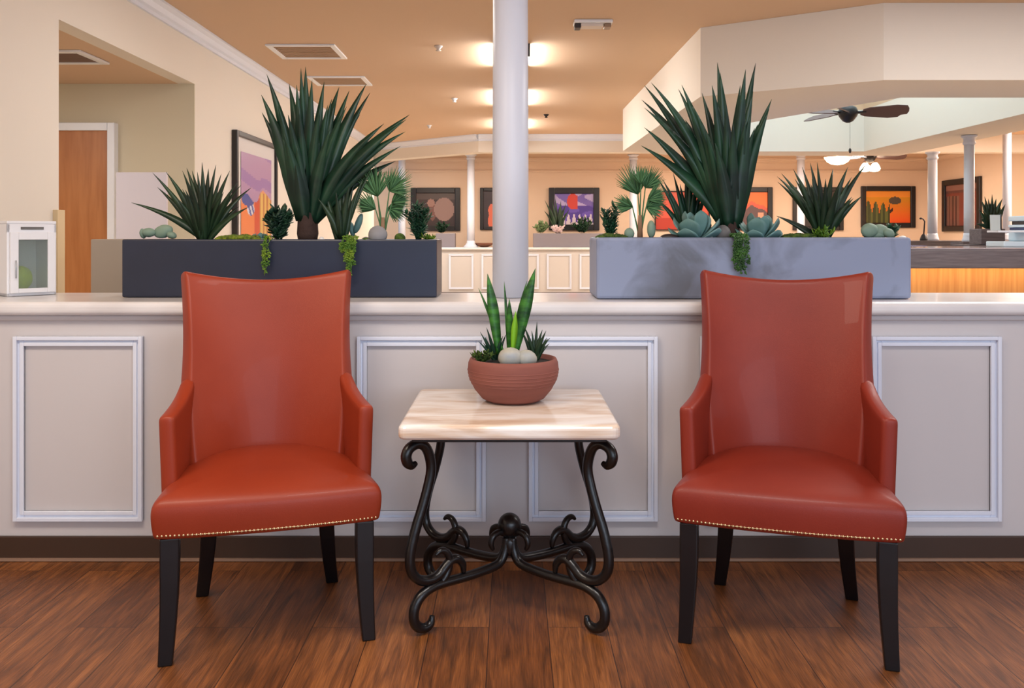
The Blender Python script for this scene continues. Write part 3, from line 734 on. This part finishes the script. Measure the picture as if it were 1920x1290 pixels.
def spiky(name, label, base, tips, w, m, dspan=.12, lift=.5, group=None, cat='plant', trunk=None, seed=1, extra=0, n=9):
    rng = random.Random(seed)
    t = thing(name, label, cat, base, group)
    mb = MB(); d0 = base[1]
    bz = base[2]+(trunk[1] if trunk else 0)
    bp_ = 960+base[0]*1650/d0
    for k, tp in enumerate(tips):
        x, y = tp[:2]
        dx = abs(x-bp_)*d0/1650
        dd = tp[2] if len(tp) > 2 else rng.uniform(-dspan, dspan)*(1-.4*min(dx/(dspan*3+.01), 1))
        tipp = at(x, y, d0+dd)
        br = (trunk[0]*.8 if trunk else w*.8)
        sx = max(-1, min(1, (x-bp_)/90.))
        b = (base[0]+sx*br*.8, base[1]+max(-1, min(1, dd/dspan))*br*.6, bz+rng.uniform(-.01, .02))
        mb.blade(b, tipp, w*rng.uniform(.85, 1.1), lift*rng.uniform(.7, 1.2), n)
    # short inner leaves fill the heart
    for k in range(extra):
        a = rng.uniform(0, 2*PI); ln = rng.uniform(.45, .8)
        hgt = max(at(x, y, d0).z for x, y, *_ in tips)-bz
        r_ = rng.uniform(.1, .42)*hgt
        mb.blade((base[0]+math.cos(a)*w, base[1]+math.sin(a)*w, bz), (base[0]+math.cos(a)*r_, base[1]+math.sin(a)*min(r_, .13), bz+hgt*ln), w*.95, lift, n)
    mb.build('foliage', m, t)
    if trunk:
        r, h = trunk
        MB().lathe([(r*.85, base[2]), (r, base[2]+h*.4), (r*.9, base[2]+h+.02), (r*.6, base[2]+h+.07)], base[0], base[1], 18).build('trunk', TRUNK, t)
    return t
spiky('aloe', 'small bright spiky aloe at the right of the clay bowl', (.078, 2.95, zs), [(983, 612), (997, 620, .0), (1007, 603), (1017, 618), (1024, 620), (1031, 634), (1030, 644), (1012, 632)], .007, YUC2, .05, .3, seed=3, extra=4)
spiky('aloe', 'small dark spiky aloe at the left of the clay bowl', (-.055, 2.955, zs), [(900, 622), (912, 614), (927, 618), (897, 640), (935, 628), (943, 630), (905, 632)], .006, YUC, .05, .3, seed=4, extra=4)
def leafy(name, label, base, rx, ry, rz, m, n, ls, seed=1, cat='plant', group=None, stems=9, asp=.42, top=None):
    """bushy plant: stems fan from the base and carry small pointed leaves"""
    rng = random.Random(seed)
    t = thing(name, label, cat, base, group); mb = MB(); st = MB()
    for k in range(stems):
        a = 2*PI*k/stems+rng.uniform(-.4, .4); q = rng.uniform(.25, 1)
        hz = rz*rng.uniform(.7, 1.0)*(1-.35*q)
        tip = (base[0]+math.cos(a)*rx*q, base[1]+math.sin(a)*ry*q, base[2]+hz)
        b = (base[0]+math.cos(a)*rx*.1, base[1]+math.sin(a)*ry*.1, base[2])
        mid = tuple((b[i]+tip[i])/2+(0, 0, hz*.12)[i] for i in range(3))
        st.tube([b, mid, tip], [.0022, .0018, .001], 5)
        for i in range(n//stems):
            u = .15+.85*(i+rng.random())/(n//stems)
            p = [b[j]*(1-u)**2+mid[j]*2*u*(1-u)+tip[j]*u*u for j in range(3)]
            aa = rng.uniform(0, 2*PI); el = rng.uniform(.1, 1.2); L_ = ls*rng.uniform(.7, 1.15)
            e = (p[0]+math.cos(aa)*math.cos(el)*L_, p[1]+math.sin(aa)*math.cos(el)*L_, p[2]+math.sin(el)*L_)
            mb.blade(p, e, L_*asp/2, .2, 3, .3, .3, lambda u: math.sin(PI*min(1, .12+.88*u)), side=(-math.sin(aa), math.cos(aa), .1))
    mb.build('foliage', m, t); st.build('stem', m, t)
    return t
leafy('sedum', 'low light green sedum spilling at the left rim of the clay bowl', (-.10, 2.90, zs), .055, .05, .045, MOSSD, 130, .016, 5, stems=10, asp=.6)
for (x, r, lb, sd) in ((-.005, (.040, .032, .034), 'larger banded grey and cream stone in the clay bowl', 2), (.048, (.034, .028, .029), 'smaller banded stone in the clay bowl, right of the other', 3)):
    tag(MB().blob((x, 2.868+abs(x)*.1, zs+r[2]*.62), r, 24, 14, .03, sd).build('river_stone', PEBBLE), lb, 'stone', 'stones in the clay bowl')

# ------------------------------------------------------------------ planters
def planter(x0, x1, y0, y1, z0, z1, m, label, group=None, wt=.022, bev=.006):
    t = thing('planter_box', label, 'planter', ((x0+x1)/2, (y0+y1)/2, z0), group)
    b = MB(); X = [(x0, y0), (x1, y0), (x1, y1), (x0, y1)]; Y = [(x0+wt, y0+wt), (x1-wt, y0+wt), (x1-wt, y1-wt), (x0+wt, y1-wt)]
    holed(X, Y, z0, z1)
    h = holed(X, Y, z0+.001, z1); h.build('box', m, t, bevel=bev)
    Bx(x0+wt, x1-wt, y0+wt, y1-wt, z0+.002, z1-.012).build('soil', SOIL, t)
    return t
ZT = .9555
LP0, LP1 = -1.517, -.292
planter(LP0, LP1, 3.42, 3.665, ZT, 1.182, SLATE, 'long charcoal planter box on the counter behind the left chair', 'long planters on the counter')
planter(.319, 1.514, 3.33, 3.63, ZT, 1.190, CONC, 'long pale blue grey concrete planter box behind the right chair', 'long planters on the counter', bev=.012)
ZL = 1.170; ZR = 1.178; DL = 3.545; DR = 3.48
def X(px, d): return (px-960)*d/1650
def bl(px, d=DL, z=ZL): return (X(px, d), d, z)

def rz_(x): return x
# big yuccas
spiky('yucca', 'tall dark green sword leaved yucca in the charcoal planter', bl(577), [
    (490, 178), (500, 139), (491, 211), (521, 197), (542, 157), (556, 159), (564, 128), (573, 125), (608, 153), (636, 163), (622, 186), (687, 157), (694, 174), (768, 215), (762, 224), (760, 247), (751, 274), (742, 302),
    (585, 150, -.1), (600, 200, -.12), (650, 200, -.1), (540, 215, -.12), (700, 250, -.13), (675, 215, .1), (560, 200, -.12), (620, 240, -.13), (530, 260, -.1), (655, 170, .12), (720, 232, .05)],
    .031, YUC, .13, .55, trunk=(.043, .085), seed=11, extra=9, n=12)
spiky('yucca', 'tall dark green sword leaved yucca in the pale concrete planter', bl(1368, DR, ZR), [
    (1208, 160), (1221, 155), (1203, 187), (1208, 202), (1230, 222), (1208, 239), (1202, 273), (1272, 167), (1278, 159), (1316, 174), (1345, 117), (1350, 136), (1388, 160), (1417, 118), (1412, 171), (1398, 130), (1421, 233), (1415, 240), (1447, 186), (1442, 205),
    (1335, 160, -.1), (1360, 190, -.12), (1300, 200, -.12), (1375, 230, -.12), (1320, 240, -.13), (1400, 220, -.1), (1285, 225, .1), (1392, 180, .1)],
    .031, YUC, .13, .6, trunk=(.04, .05), seed=12, extra=9, n=12)
spiky('agave', 'spiky narrow leaved agave at the left end of the charcoal planter', bl(385), [
    (246, 380), (286, 324), (295, 351), (311, 322), (342, 320), (350, 315), (360, 320), (379, 304), (370, 322), (391, 316), (405, 309), (415, 326), (431, 320), (447, 340), (452, 347), (471, 352), (467, 388),
    (355, 345, -.1), (400, 345, -.1), (378, 340, -.1), (420, 360, -.08), (330, 370, -.06)], .0155, YUC2, .10, .45, seed=13, extra=8)
spiky('agave', 'spiky agave between two moss patches on the right of the pale planter', bl(1543, DR, ZR), [
    (1457, 331), (1465, 325), (1458, 341), (1487, 317), (1490, 335), (1519, 305), (1532, 304), (1562, 316), (1590, 313), (1597, 332), (1624, 308), (1617, 367), (1504, 313), (1456, 405),
    (1548, 335, -.1), (1575, 345, -.1), (1520, 345, -.1), (1600, 372, -.06)], .0165, YUC2, .10, .45, seed=14, extra=8)
spiky('yucca', 'smaller yucca growing right beside the trunk of the tall left yucca', bl(640, 3.50), [
    (607, 345), (622, 322), (610, 388), (634, 326), (646, 308), (665, 337), (681, 334), (694, 323), (655, 350, -.05), (630, 360, -.05), (596, 372)], .015, YUC2, .05, .45, seed=15, extra=5)
spiky('yucca', 'small dark yucca half hidden left of the tall right yucca', bl(1290, 3.56, ZR), [
    (1232, 333), (1242, 336), (1262, 324), (1286, 304), (1297, 312), (1310, 325), (1322, 340), (1225, 368), (1275, 345)], .013, YUC, .05, .4, seed=16, extra=3)

def palm(label, px, d, z, fans, seed, group='small palms in the planters'):
    rng = random.Random(seed); b = bl(px, d, z)
    t = thing('fan_palm', label, 'plant', b, group); mb = MB(); st = MB(); k = len(fans)
    for (fx, fy, ang, ln, cnt, spread) in fans:
        h = at(fx, fy, d+rng.uniform(-.04, .04))
        st.tube([b, ((b[0]+h.x)/2, d, (b[2]+h.z)/2+.01), tuple(h)], [.004, .003, .002], 6)
        for i in range(cnt):
            u = (i+.5)/cnt; a = math.radians(ang)+math.radians(spread)*(u-.5)
            L_ = ln*(.72+.28*math.sin(u*PI))*rng.uniform(.9, 1.05); dy = rng.uniform(-.03, .03)
            e = (h.x+math.cos(a)*L_, h.y+dy, h.z+math.sin(a)*L_)
            mb.blade(tuple(h), e, .0040, .0, 4, .3, .3, lambda u: (.5+.5*math.sin(PI*min(1, u*1.2)))*(1-u**3))
    mb.build('frond', FERN, t); st.build('stem', FERN, t)
    MB().lathe([(.012, b[2]-.002), (.010, b[2]+.05), (.007, b[2]+.10)], b[0], b[1], 12).build('trunk', mat('pale_palm_trunk', srgb(150, 116, 90), .8), t)
palm('soft green fan palm near the right end of the charcoal planter', 718, 3.56, ZL,
     [(708, 368, 105, .13, 28, 110), (730, 358, 45, .11, 32, 130), (728, 390, -10, .09, 30, 120), (704, 392, 150, .10, 24, 90), (706, 350, 100, .085, 18, 70), (735, 380, 30, .09, 20, 90)], 21)
palm('soft green fan palm near the left end of the pale planter', 1200, 3.53, ZR,
     [(1196, 364, 110, .13, 28, 100), (1210, 352, 60, .095, 30, 120), (1212, 388, 5, .085, 32, 130), (1186, 388, 165, .085, 22, 90), (1202, 345, 95, .075, 18, 90), (1215, 374, 25, .085, 24, 90)], 22)
leafy('leafy_shrub', 'glossy dark green shrub at the right end of the charcoal planter', bl(785), .062, .055, .175, BUSH, 380, .030, 31, stems=20)
leafy('leafy_shrub', 'dark green shrub at the left end of the pale planter', bl(1145, 3.52, ZR), .052, .06, .155, BUSH, 260, .028, 32, stems=18)
leafy('jade_plant', 'dense deep green leafy plant left of the tall left yucca', bl(524, 3.52), .060, .055, .155, JADE, 360, .034, 33, stems=20, asp=.7)
leafy('leafy_shrub', 'small green rosette tuft at the right end of the pale planter', bl(1672, 3.54, ZR), .035, .035, .07, BUSH, 90, .024, 34, stems=9, asp=.6)
leafy('sedum', 'yellow green tuft at the right corner of the charcoal planter', bl(803, 3.50), .03, .03, .028, TRAIL, 90, .02, 35, stems=9, asp=.5)
leafy('sedum', 'pale yellow tuft at the foot of the right agave', bl(1543, 3.41, ZR), .04, .03, .05, TRAIL, 80, .03, 36, stems=9, asp=.4)
def moss(label, x0, x1, d, z, h, m, seed):
    rng = random.Random(seed); mb = MB(); a, b = X(x0, d), X(x1, d)
    for k in range(46):
        u = rng.random(); x = a+(b-a)*u; y = d+rng.uniform(-.045, .045); r = h*rng.uniform(.35, .6)
        mb.blob((x, y, z+h*.42*math.sin(PI*u)**.5+r*.1), (r*1.2, r, r*.8), 9, 6, .15, k)
    return tag(mb.build('moss_mound', m), label, 'moss', 'moss mounds in the planters')
moss('lime green moss mound between the left agave and the trunk of the tall yucca', 408, 490, 3.50, ZL, .034, MOSS, 1)
moss('olive moss mound at the left end of the pale planter', 1122, 1170, 3.44, ZR, .030, MOSSD, 2)
moss('green moss mound left of the right agave', 1468, 1528, 3.44, ZR, .030, MOSSD, 3)
moss('thin moss strip between the palm and the charcoal planter front', 676, 700, 3.47, ZL, .018, MOSSD, 4)

def rosette(label, px, d, z, R, H, m, seed, n=13, tilt=0):
    rng = random.Random(seed); b = bl(px, d, z)
    t = thing('echeveria', label, 'succulent', b, 'fleshy succulent rosettes in the planters'); mb = MB()
    pf = lambda u: (.32+.68*math.sin(min(1, u/.66)*PI/2))*math.sqrt(max(0, 1-max(0, (u-.66)/.34)**2.6))
    for ring, (cnt, rr, hh, ww) in enumerate(((5, 1.0, .45, .58), (4, .80, .85, .60), (4, .42, 1.0, .42), (3, .15, .85, .26))):
        for i in range(cnt):
            a = 2*PI*(i+.5*ring)/cnt+.35+rng.uniform(-.15, .15)
            e = (b[0]+math.cos(a)*R*rr, b[1]+math.sin(a)*R*rr*.75, b[2]+H*hh*rng.uniform(.85, 1.05))
            mb.blade((b[0]+math.cos(a)*.01, b[1]+math.sin(a)*.01, b[2]+.006*ring), e, R*ww, -.25, 9, .30, .30, pf, side=(-math.sin(a), math.cos(a), .0))
    mb.build('leaf_rosette', m, t, sub=1)
    return t
rosette('large blue green rosette succulent left of the tall right yucca', 1306, 3.43, ZR, .112, .115, SUCC, 41)
rosette('large blue green rosette succulent right of the tall right yucca', 1424, 3.44, ZR, .095, .11, SUCC, 42)
rosette('small teal rosette succulent beside the left moss mound', 487, 3.56, ZL, .035, .04, SUCC, 43)
def paddle(label, px, d, z, parts, seed):
    b = bl(px, d, z); t = thing('paddle_succulent', label, 'succulent', b, 'smooth paddle leaved succulents')
    for k, (x, y, rx, rz, rot) in enumerate(parts):
        c = at(x, y, d+.012*(k % 2)); MB().blob((c.x, c.y, c.z), (rx, .016, rz), 16, 10, .04, seed+k, rot).build('pad', SAGE if seed < 60 else SUCC, t)
paddle('sage green lumpy succulent at the far left end of the charcoal planter', 292, 3.50, ZL, [(279, 436, .028, .018, 0), (306, 434, .040, .026, .35), (322, 441, .020, .014, -.3), (268, 438, .012, .02, .2)], 50)
paddle('blue grey paddle leaf succulent beside the small left yucca', 668, 3.57, ZL, [(672, 419, .014, .042, -.35), (660, 430, .012, .03, .2)], 60)
paddle('rounded sage green succulent near the right end of the pale planter', 1640, 3.42, ZR, [(1630, 432, .034, .028, .2), (1650, 433, .034, .026, -.1), (1666, 437, .024, .018, -.4), (1640, 440, .05, .016, 0)], 52)
paddle('two upright grey green pads in front of the right palm', 1200, 3.42, ZR, [(1180, 438, .020, .022, 0), (1221, 430, .017, .034, 0)], 53)
def stone(label, px, py, d, r, m, seed, z=None):
    c = at(px, py, d); zb = z if z is not None else c.z
    tag(MB().blob((c.x, d, zb+r[2]*.8), r, 18, 12, .03, seed).build('decorative_stone', m), label, 'stone', 'stones in the planters')
stone('smooth grey egg shaped stone standing beneath the left palm', 708, 430, 3.47, (.038, .03, .036), STONE, 1, ZL)
stone('dark grey round stone at the foot of the tall right yucca', 1355, 430, 3.41, (.032, .03, .033), STONED, 2, ZR)
stone('small mossy round stone between the left palm and the shrub', 750, 440, 3.47, (.022, .02, .020), MOSSD, 3, ZL)
stone('small dark stone left of the grey egg stone', 686, 440, 3.46, (.016, .014, .012), STONED, 4, ZL)
stone('black flat stone left of the large blue green rosette', 1255, 442, 3.40, (.036, .02, .014), DARK, 5, ZR)
stone('white pebble beside the black flat stone', 1238, 443, 3.385, (.010, .01, .008), WHITEST, 6, ZR)
stone('white pebble at the right rim of the pale planter', 1692, 444, 3.42, (.016, .012, .010), WHITEST, 7, ZR)
stone('white pebble between the large rosette and the dark round stone', 1334, 444, 3.385, (.009, .01, .008), WHITEST, 8, ZR)
stone('white pebble left of the small yucca in the charcoal planter', 603, 444, 3.46, (.012, .01, .012), WHITEST, 9, ZL)
def trail(label, px, w, y0, y1, d, zrim, m, seed, strands=7, dens=26, leaf=.010):
    rng = random.Random(seed); x = X(px, d); hw = X(px+w/2, d)-x
    t = thing('trailing_plant', label, 'plant', (x, d+.04, zrim-.01), 'trailing plants over the planter edges'); mb = MB(); st = MB()
    for s in range(strands):
        xx = x+hw*rng.uniform(-1, 1); zend = 1.2-(y0+(y1-y0)*rng.uniform(.55, 1)-440)*d/1650
        if s == 0: zend = 1.2-(y1-440)*d/1650; xx = x
        yy = d-.012-rng.uniform(0, .012)
        pts = [(xx, d+.05, zrim-.006), (xx, d+.015, zrim+.012), (xx+.003, yy, zrim-.012)]
        n = 8
        for i in range(1, n+1): pts.append((xx+.004*math.sin(i*1.3+s), yy, zrim-.012+(zend-zrim+.012)*i/n))
        st.tube(pts, .0013, 5)
        for i in range(dens):
            u = rng.random()*(len(pts)-1); k = int(u); q = u-k; p = [pts[k][c]*(1-q)+pts[min(k+1, len(pts)-1)][c]*q for c in range(3)]
            a = rng.uniform(-PI*.15, PI*1.15); 
            e = (p[0]+math.cos(a)*leaf, p[1]-abs(math.sin(a))*leaf*.6, p[2]+rng.uniform(-.8, .5)*leaf)
            mb.blade(p, e, leaf*.34, .2, 3, .4, .3, lambda u: math.sin(PI*min(1, .12+.88*u)))
    mb.build('foliage', m, t); st.build('stem', m, t)
trail('thin lime green trailing plant hanging down the middle of the charcoal planter', 500, 18, 445, 516, 3.412, 1.184, TRAIL, 1, 6, 22)
trail('thick lime green trailing plant hanging at the small left yucca', 650, 38, 440, 480, 3.412, 1.184, TRAIL, 2, 11, 20)
trail('lowest hanging lime strand reaching the top of the left chair', 657, 14, 450, 524, 3.400, 1.184, TRAIL, 3, 6, 40)
trail('dense green trailing plant hanging down the pale planter behind the right chair', 1387, 28, 440, 512, 3.315, 1.193, TRAILD, 4, 13, 42)

# ------------------------------------------------------------------ left counter things
def cabinet():
    # small white glass-door cabinet, turned towards the middle of the room
    cx, cy = -1.999, 3.60
    t = thing('glass_door_cabinet', 'small white countertop cabinet with glass door and lime ball at far left', 'cabinet', (0, 0, 0))
    w, dp, z0, z1 = .092, .10, .9565, 1.255
    ORG[t.name] = Vector((0, 0, 0)); z0 -= .9565; z1 -= .9565
    b = MB(); b.box(-w, -w+.012, -dp, dp, z0, z1-.012); b.box(w-.012, w, -dp, dp, z0, z1-.012); b.box(-w, w, -dp, dp, z1-.012, z1); b.box(-w, w, -dp, dp, z0, z0+.014); b.box(-w+.012, w-.012, dp-.01, dp, z0+.014, z1-.012)
    b.box(-w, w, -dp, -dp+.01, z1-.048, z1-.012)
    b.build('body', WPLAS, t, bevel=.003)
    d = MB(); y0, y1 = -dp-.016, -dp-.001; a = .03; za, zb = z0+.012, z1-.045
    d.box(-w+.008, -w+.008+a, y0, y1, za, zb); d.box(w-.008-a, w-.008, y0, y1, za, zb); d.box(-w+.008+a, w-.008-a, y0, y1, zb-a, zb); d.box(-w+.008+a, w-.008-a, y0, y1, za, za+a*.6)
    dd = d.build('door', WPLAS, t, bevel=.002)
    gl, nt, bs = new_mat('clear_grey_glass'); bs.inputs['Transmission Weight'].default_value = .9; bs.inputs['Base Color'].default_value = srgb(226, 234, 228); bs.inputs['Roughness'].default_value = .03; bs.inputs['IOR'].default_value = 1.1
    Bx(-w+.008+a, w-.008-a, y0+.006, y0+.009, za+a*.6, zb-a).build('pane', gl, dd)
    MB().tube([(-w+.024, y0-.012, za+.06), (-w+.024, y0-.012, za+.13)], .003, 8).build('handle', STEEL, dd)
    Bx(-w+.05, w-.05, -dp-.004, -dp, z1-.034, z1-.024).build('vent_slot', STONED, t)
    f = MB(); f.box(-w, -w+.02, -dp, -dp+.02, z0-.0, z0+.002); f.build('foot', WPLAS, t)
    t.location = (cx, cy, .9563); t.rotation_euler = (0, 0, math.radians(47))
    o = MB().blob((0, 0, .05), (.045, .045, .05), 18, 12, .05, 3).build('lime_ball', LIME, loc=(0, 0, 0)); o.location = (cx-.01, cy-.005, .972)
    tag(o, 'lime green ball inside the small white cabinet', 'ball')
cabinet()
tag(Bx(-2.06, -1.45, 4.3, 4.7, 0, 1.178).build('low_cabinet', TAUPE, bevel=.006), 'plain taupe low cabinet standing behind the left end of the counter', 'cabinet')
t = thing('whiteboard', 'blank white board standing in front of the hall door', 'whiteboard', (-2.65, 5.9, 0))
wx0, wx1 = X(217, 5.9), X(312, 5.9)
Bx(wx0, wx1, 5.9, 5.93, .85, 1.2+117*5.9/1650).build('board', BOARD, t, bevel=.004)
lg = MB(); lg.tube([(wx0+.04, 5.95, 0), (wx0+.04, 5.94, 1.5)], .012); lg.build('leg', STEEL, t); MB().tube([(wx1-.04, 5.95, 0), (wx1-.04, 5.94, 1.5)], .012).build('leg', STEEL, t)

# ------------------------------------------------------------------ far counter things
def fpl(px0, px1, label, zt=.956, d=17.05, h=.27):
    x0, x1 = X(px0, d), X(px1, d)
    planter(x0, x1, d, d+.3, zt, zt+h, FARPL, label, 'small grey planters on the far counter')
    return (x0, x1, d+.15, zt+h-.01)
a = fpl(1000, 1135, 'grey planter with white flowers on the far counter right of the column')
b0 = (a[0], a[2], a[3])
spiky('agave', 'dark spiky plant in the far grey planter, in front of the purple picture', (X(1046, 17.2), 17.2, a[3]), [(1021, 375), (1030, 388), (1041, 372), (1052, 376), (1062, 380), (1068, 392), (1035, 378), (1057, 395), (1020, 395)], .035, YUC2, .1, .4, seed=51, extra=6)
leafy('flowering_plant', 'pale green leafy plant at the left end of the far planter', (X(1015, 17.2), 17.2, a[3]), .17, .1, .26, mat('pale_leaf', srgb(128, 150, 104), .6), 120, .10, 61, stems=9, asp=.6)
leafy('flowering_plant', 'white flowering plant in the middle of the far planter', (X(1046, 17.1), 17.1, a[3]), .22, .08, .16, PINK, 80, .09, 62, stems=8, asp=.8)
leafy('leafy_shrub', 'olive green shrub at the right of the far planter', (X(1092, 17.2), 17.2, a[3]), .27, .12, .32, JADE, 220, .10, 63, stems=12, asp=.5)
a = fpl(817, 853, 'small grey planter on the far counter beneath the horse picture')
leafy('leafy_shrub', 'small dark shrub in the far planter beneath the horse picture', (X(828, 17.2), 17.2, a[3]), .16, .1, .24, JADE, 130, .09, 64, stems=10, asp=.5)
def shallow(px, label, d=17.15):
    x = X(px, d); tag(MB().lathe([(.06, .956), (.14, .99), (.19, 1.04), (.18, 1.04), (.12, 1.0), (.02, .985)], x, d, 20).build('wooden_bowl', mat('brown_bowl', srgb(112, 66, 44), .5)), label, 'bowl')
shallow(908, 'brown shallow bowl on the far counter between the columns')
# right side things on the bar
t = thing('desk_lamp', 'small black desk lamp on the bar beside the leftmost bar column', 'lamp', (X(1732, 10.8), 10.8, 1.126))
lx = X(1732, 10.8); MB().lathe([(.045, 1.127), (.045, 1.145), (.03, 1.19), (.012, 1.21)], lx, 10.8, 16).build('base', DARK, t)
MB().tube([(lx, 10.8, 1.2), (lx+.012, 10.8, 1.36), (lx-.005, 10.8, 1.39), (lx-.03, 10.8, 1.40)], .008, 8).build('arm', DARK, t)
MB().blob((lx-.035, 10.8, 1.398), (.02, .014, .012), 10, 6).build('lamp_head', DARK, t)
# printer / tray stack
px0, px1 = X(1848, 6.8), X(1890, 6.8)
t = thing('printer', 'pale blue white office printer with paper tray on the bar at right edge', 'printer', (px1+.2, 6.6, 1.1085))
Bx(px0, px1+.75, 6.55, 6.8, 1.1085, 1.150).build('base_unit', PRINT, t, bevel=.008)
Bx(X(1850, 6.72), px1, 6.56, 6.72, 1.216, 1.231).build('paper_tray', WPLAS, t, bevel=.003)
Bx(px1, px1+.75, 6.55, 6.8, 1.1502, 1.235).build('body', PRINT, t, bevel=.01)
Bx(px1+.01, px1+.74, 6.57, 6.8, 1.2352, 1.255).build('drawer', NAVY, t, bevel=.004)
Bx(px1, px1+.75, 6.56, 6.8, 1.2552, 1.275).build('output_tray', PRINT, t, bevel=.004)
Bx(px1+.02, px1+.73, 6.60, 6.78, 1.2752, 1.302).build('paper_slot', DARK, t)
Bx(px1, px1+.75, 6.57, 6.8, 1.3022, 1.342).build('scanner_lid', PRINT, t, bevel=.008)
sx = X(1868, 6.58)
t = thing('tilted_sign_holder', 'silver tilted sign holder with dark edge standing on the printer tray', 'sign holder', (sx, 6.58, 1.2315))
MB().add([(sx-.04, 6.58, 1.234), (sx+.035, 6.58, 1.234), (sx+.065, 6.64, 1.350), (sx-.012, 6.64, 1.350), (sx-.04, 6.588, 1.232), (sx+.035, 6.588, 1.232), (sx+.065, 6.648, 1.348), (sx-.012, 6.648, 1.348)],
         [(0, 1, 2, 3), (7, 6, 5, 4), (0, 4, 5, 1), (1, 5, 6, 2), (2, 6, 7, 3), (3, 7, 4, 0)]).build('panel', mat('silver_acrylic', srgb(188, 196, 196), .2), t)
MB().tube([(sx+.037, 6.58, 1.237), (sx+.068, 6.64, 1.353)], .006, 8).build('edge', DARK, t)
pl = planter(X(1817, 7.8), X(1873, 7.7), 7.6, 7.8, 1.113, 1.25, GREYWOOD, 'short grey wood planter box behind the sign holder on the bar')
Bx(X(1812, 7.6), X(1880, 7.6), 7.55, 7.85, 0, 1.112).build('counter_pier', GREYWOOD)
tag([o for o in C.objects if o.name.startswith('counter_pier') and 'label' not in o][0], 'grey wood counter pier under the short grey planter', 'pier')
spiky('agave', 'dark green bushy agave in the short grey wood planter at right', (X(1858, 7.7), 7.7, 1.24), [(1834, 392), (1840, 375), (1846, 368), (1853, 372), (1860, 364), (1868, 372), (1880, 372), (1884, 388), (1876, 380), (1838, 410), (1842, 395), (1866, 390), (1850, 385), (1830, 420)], .026, YUC2, .08, .4, seed=52, extra=20)
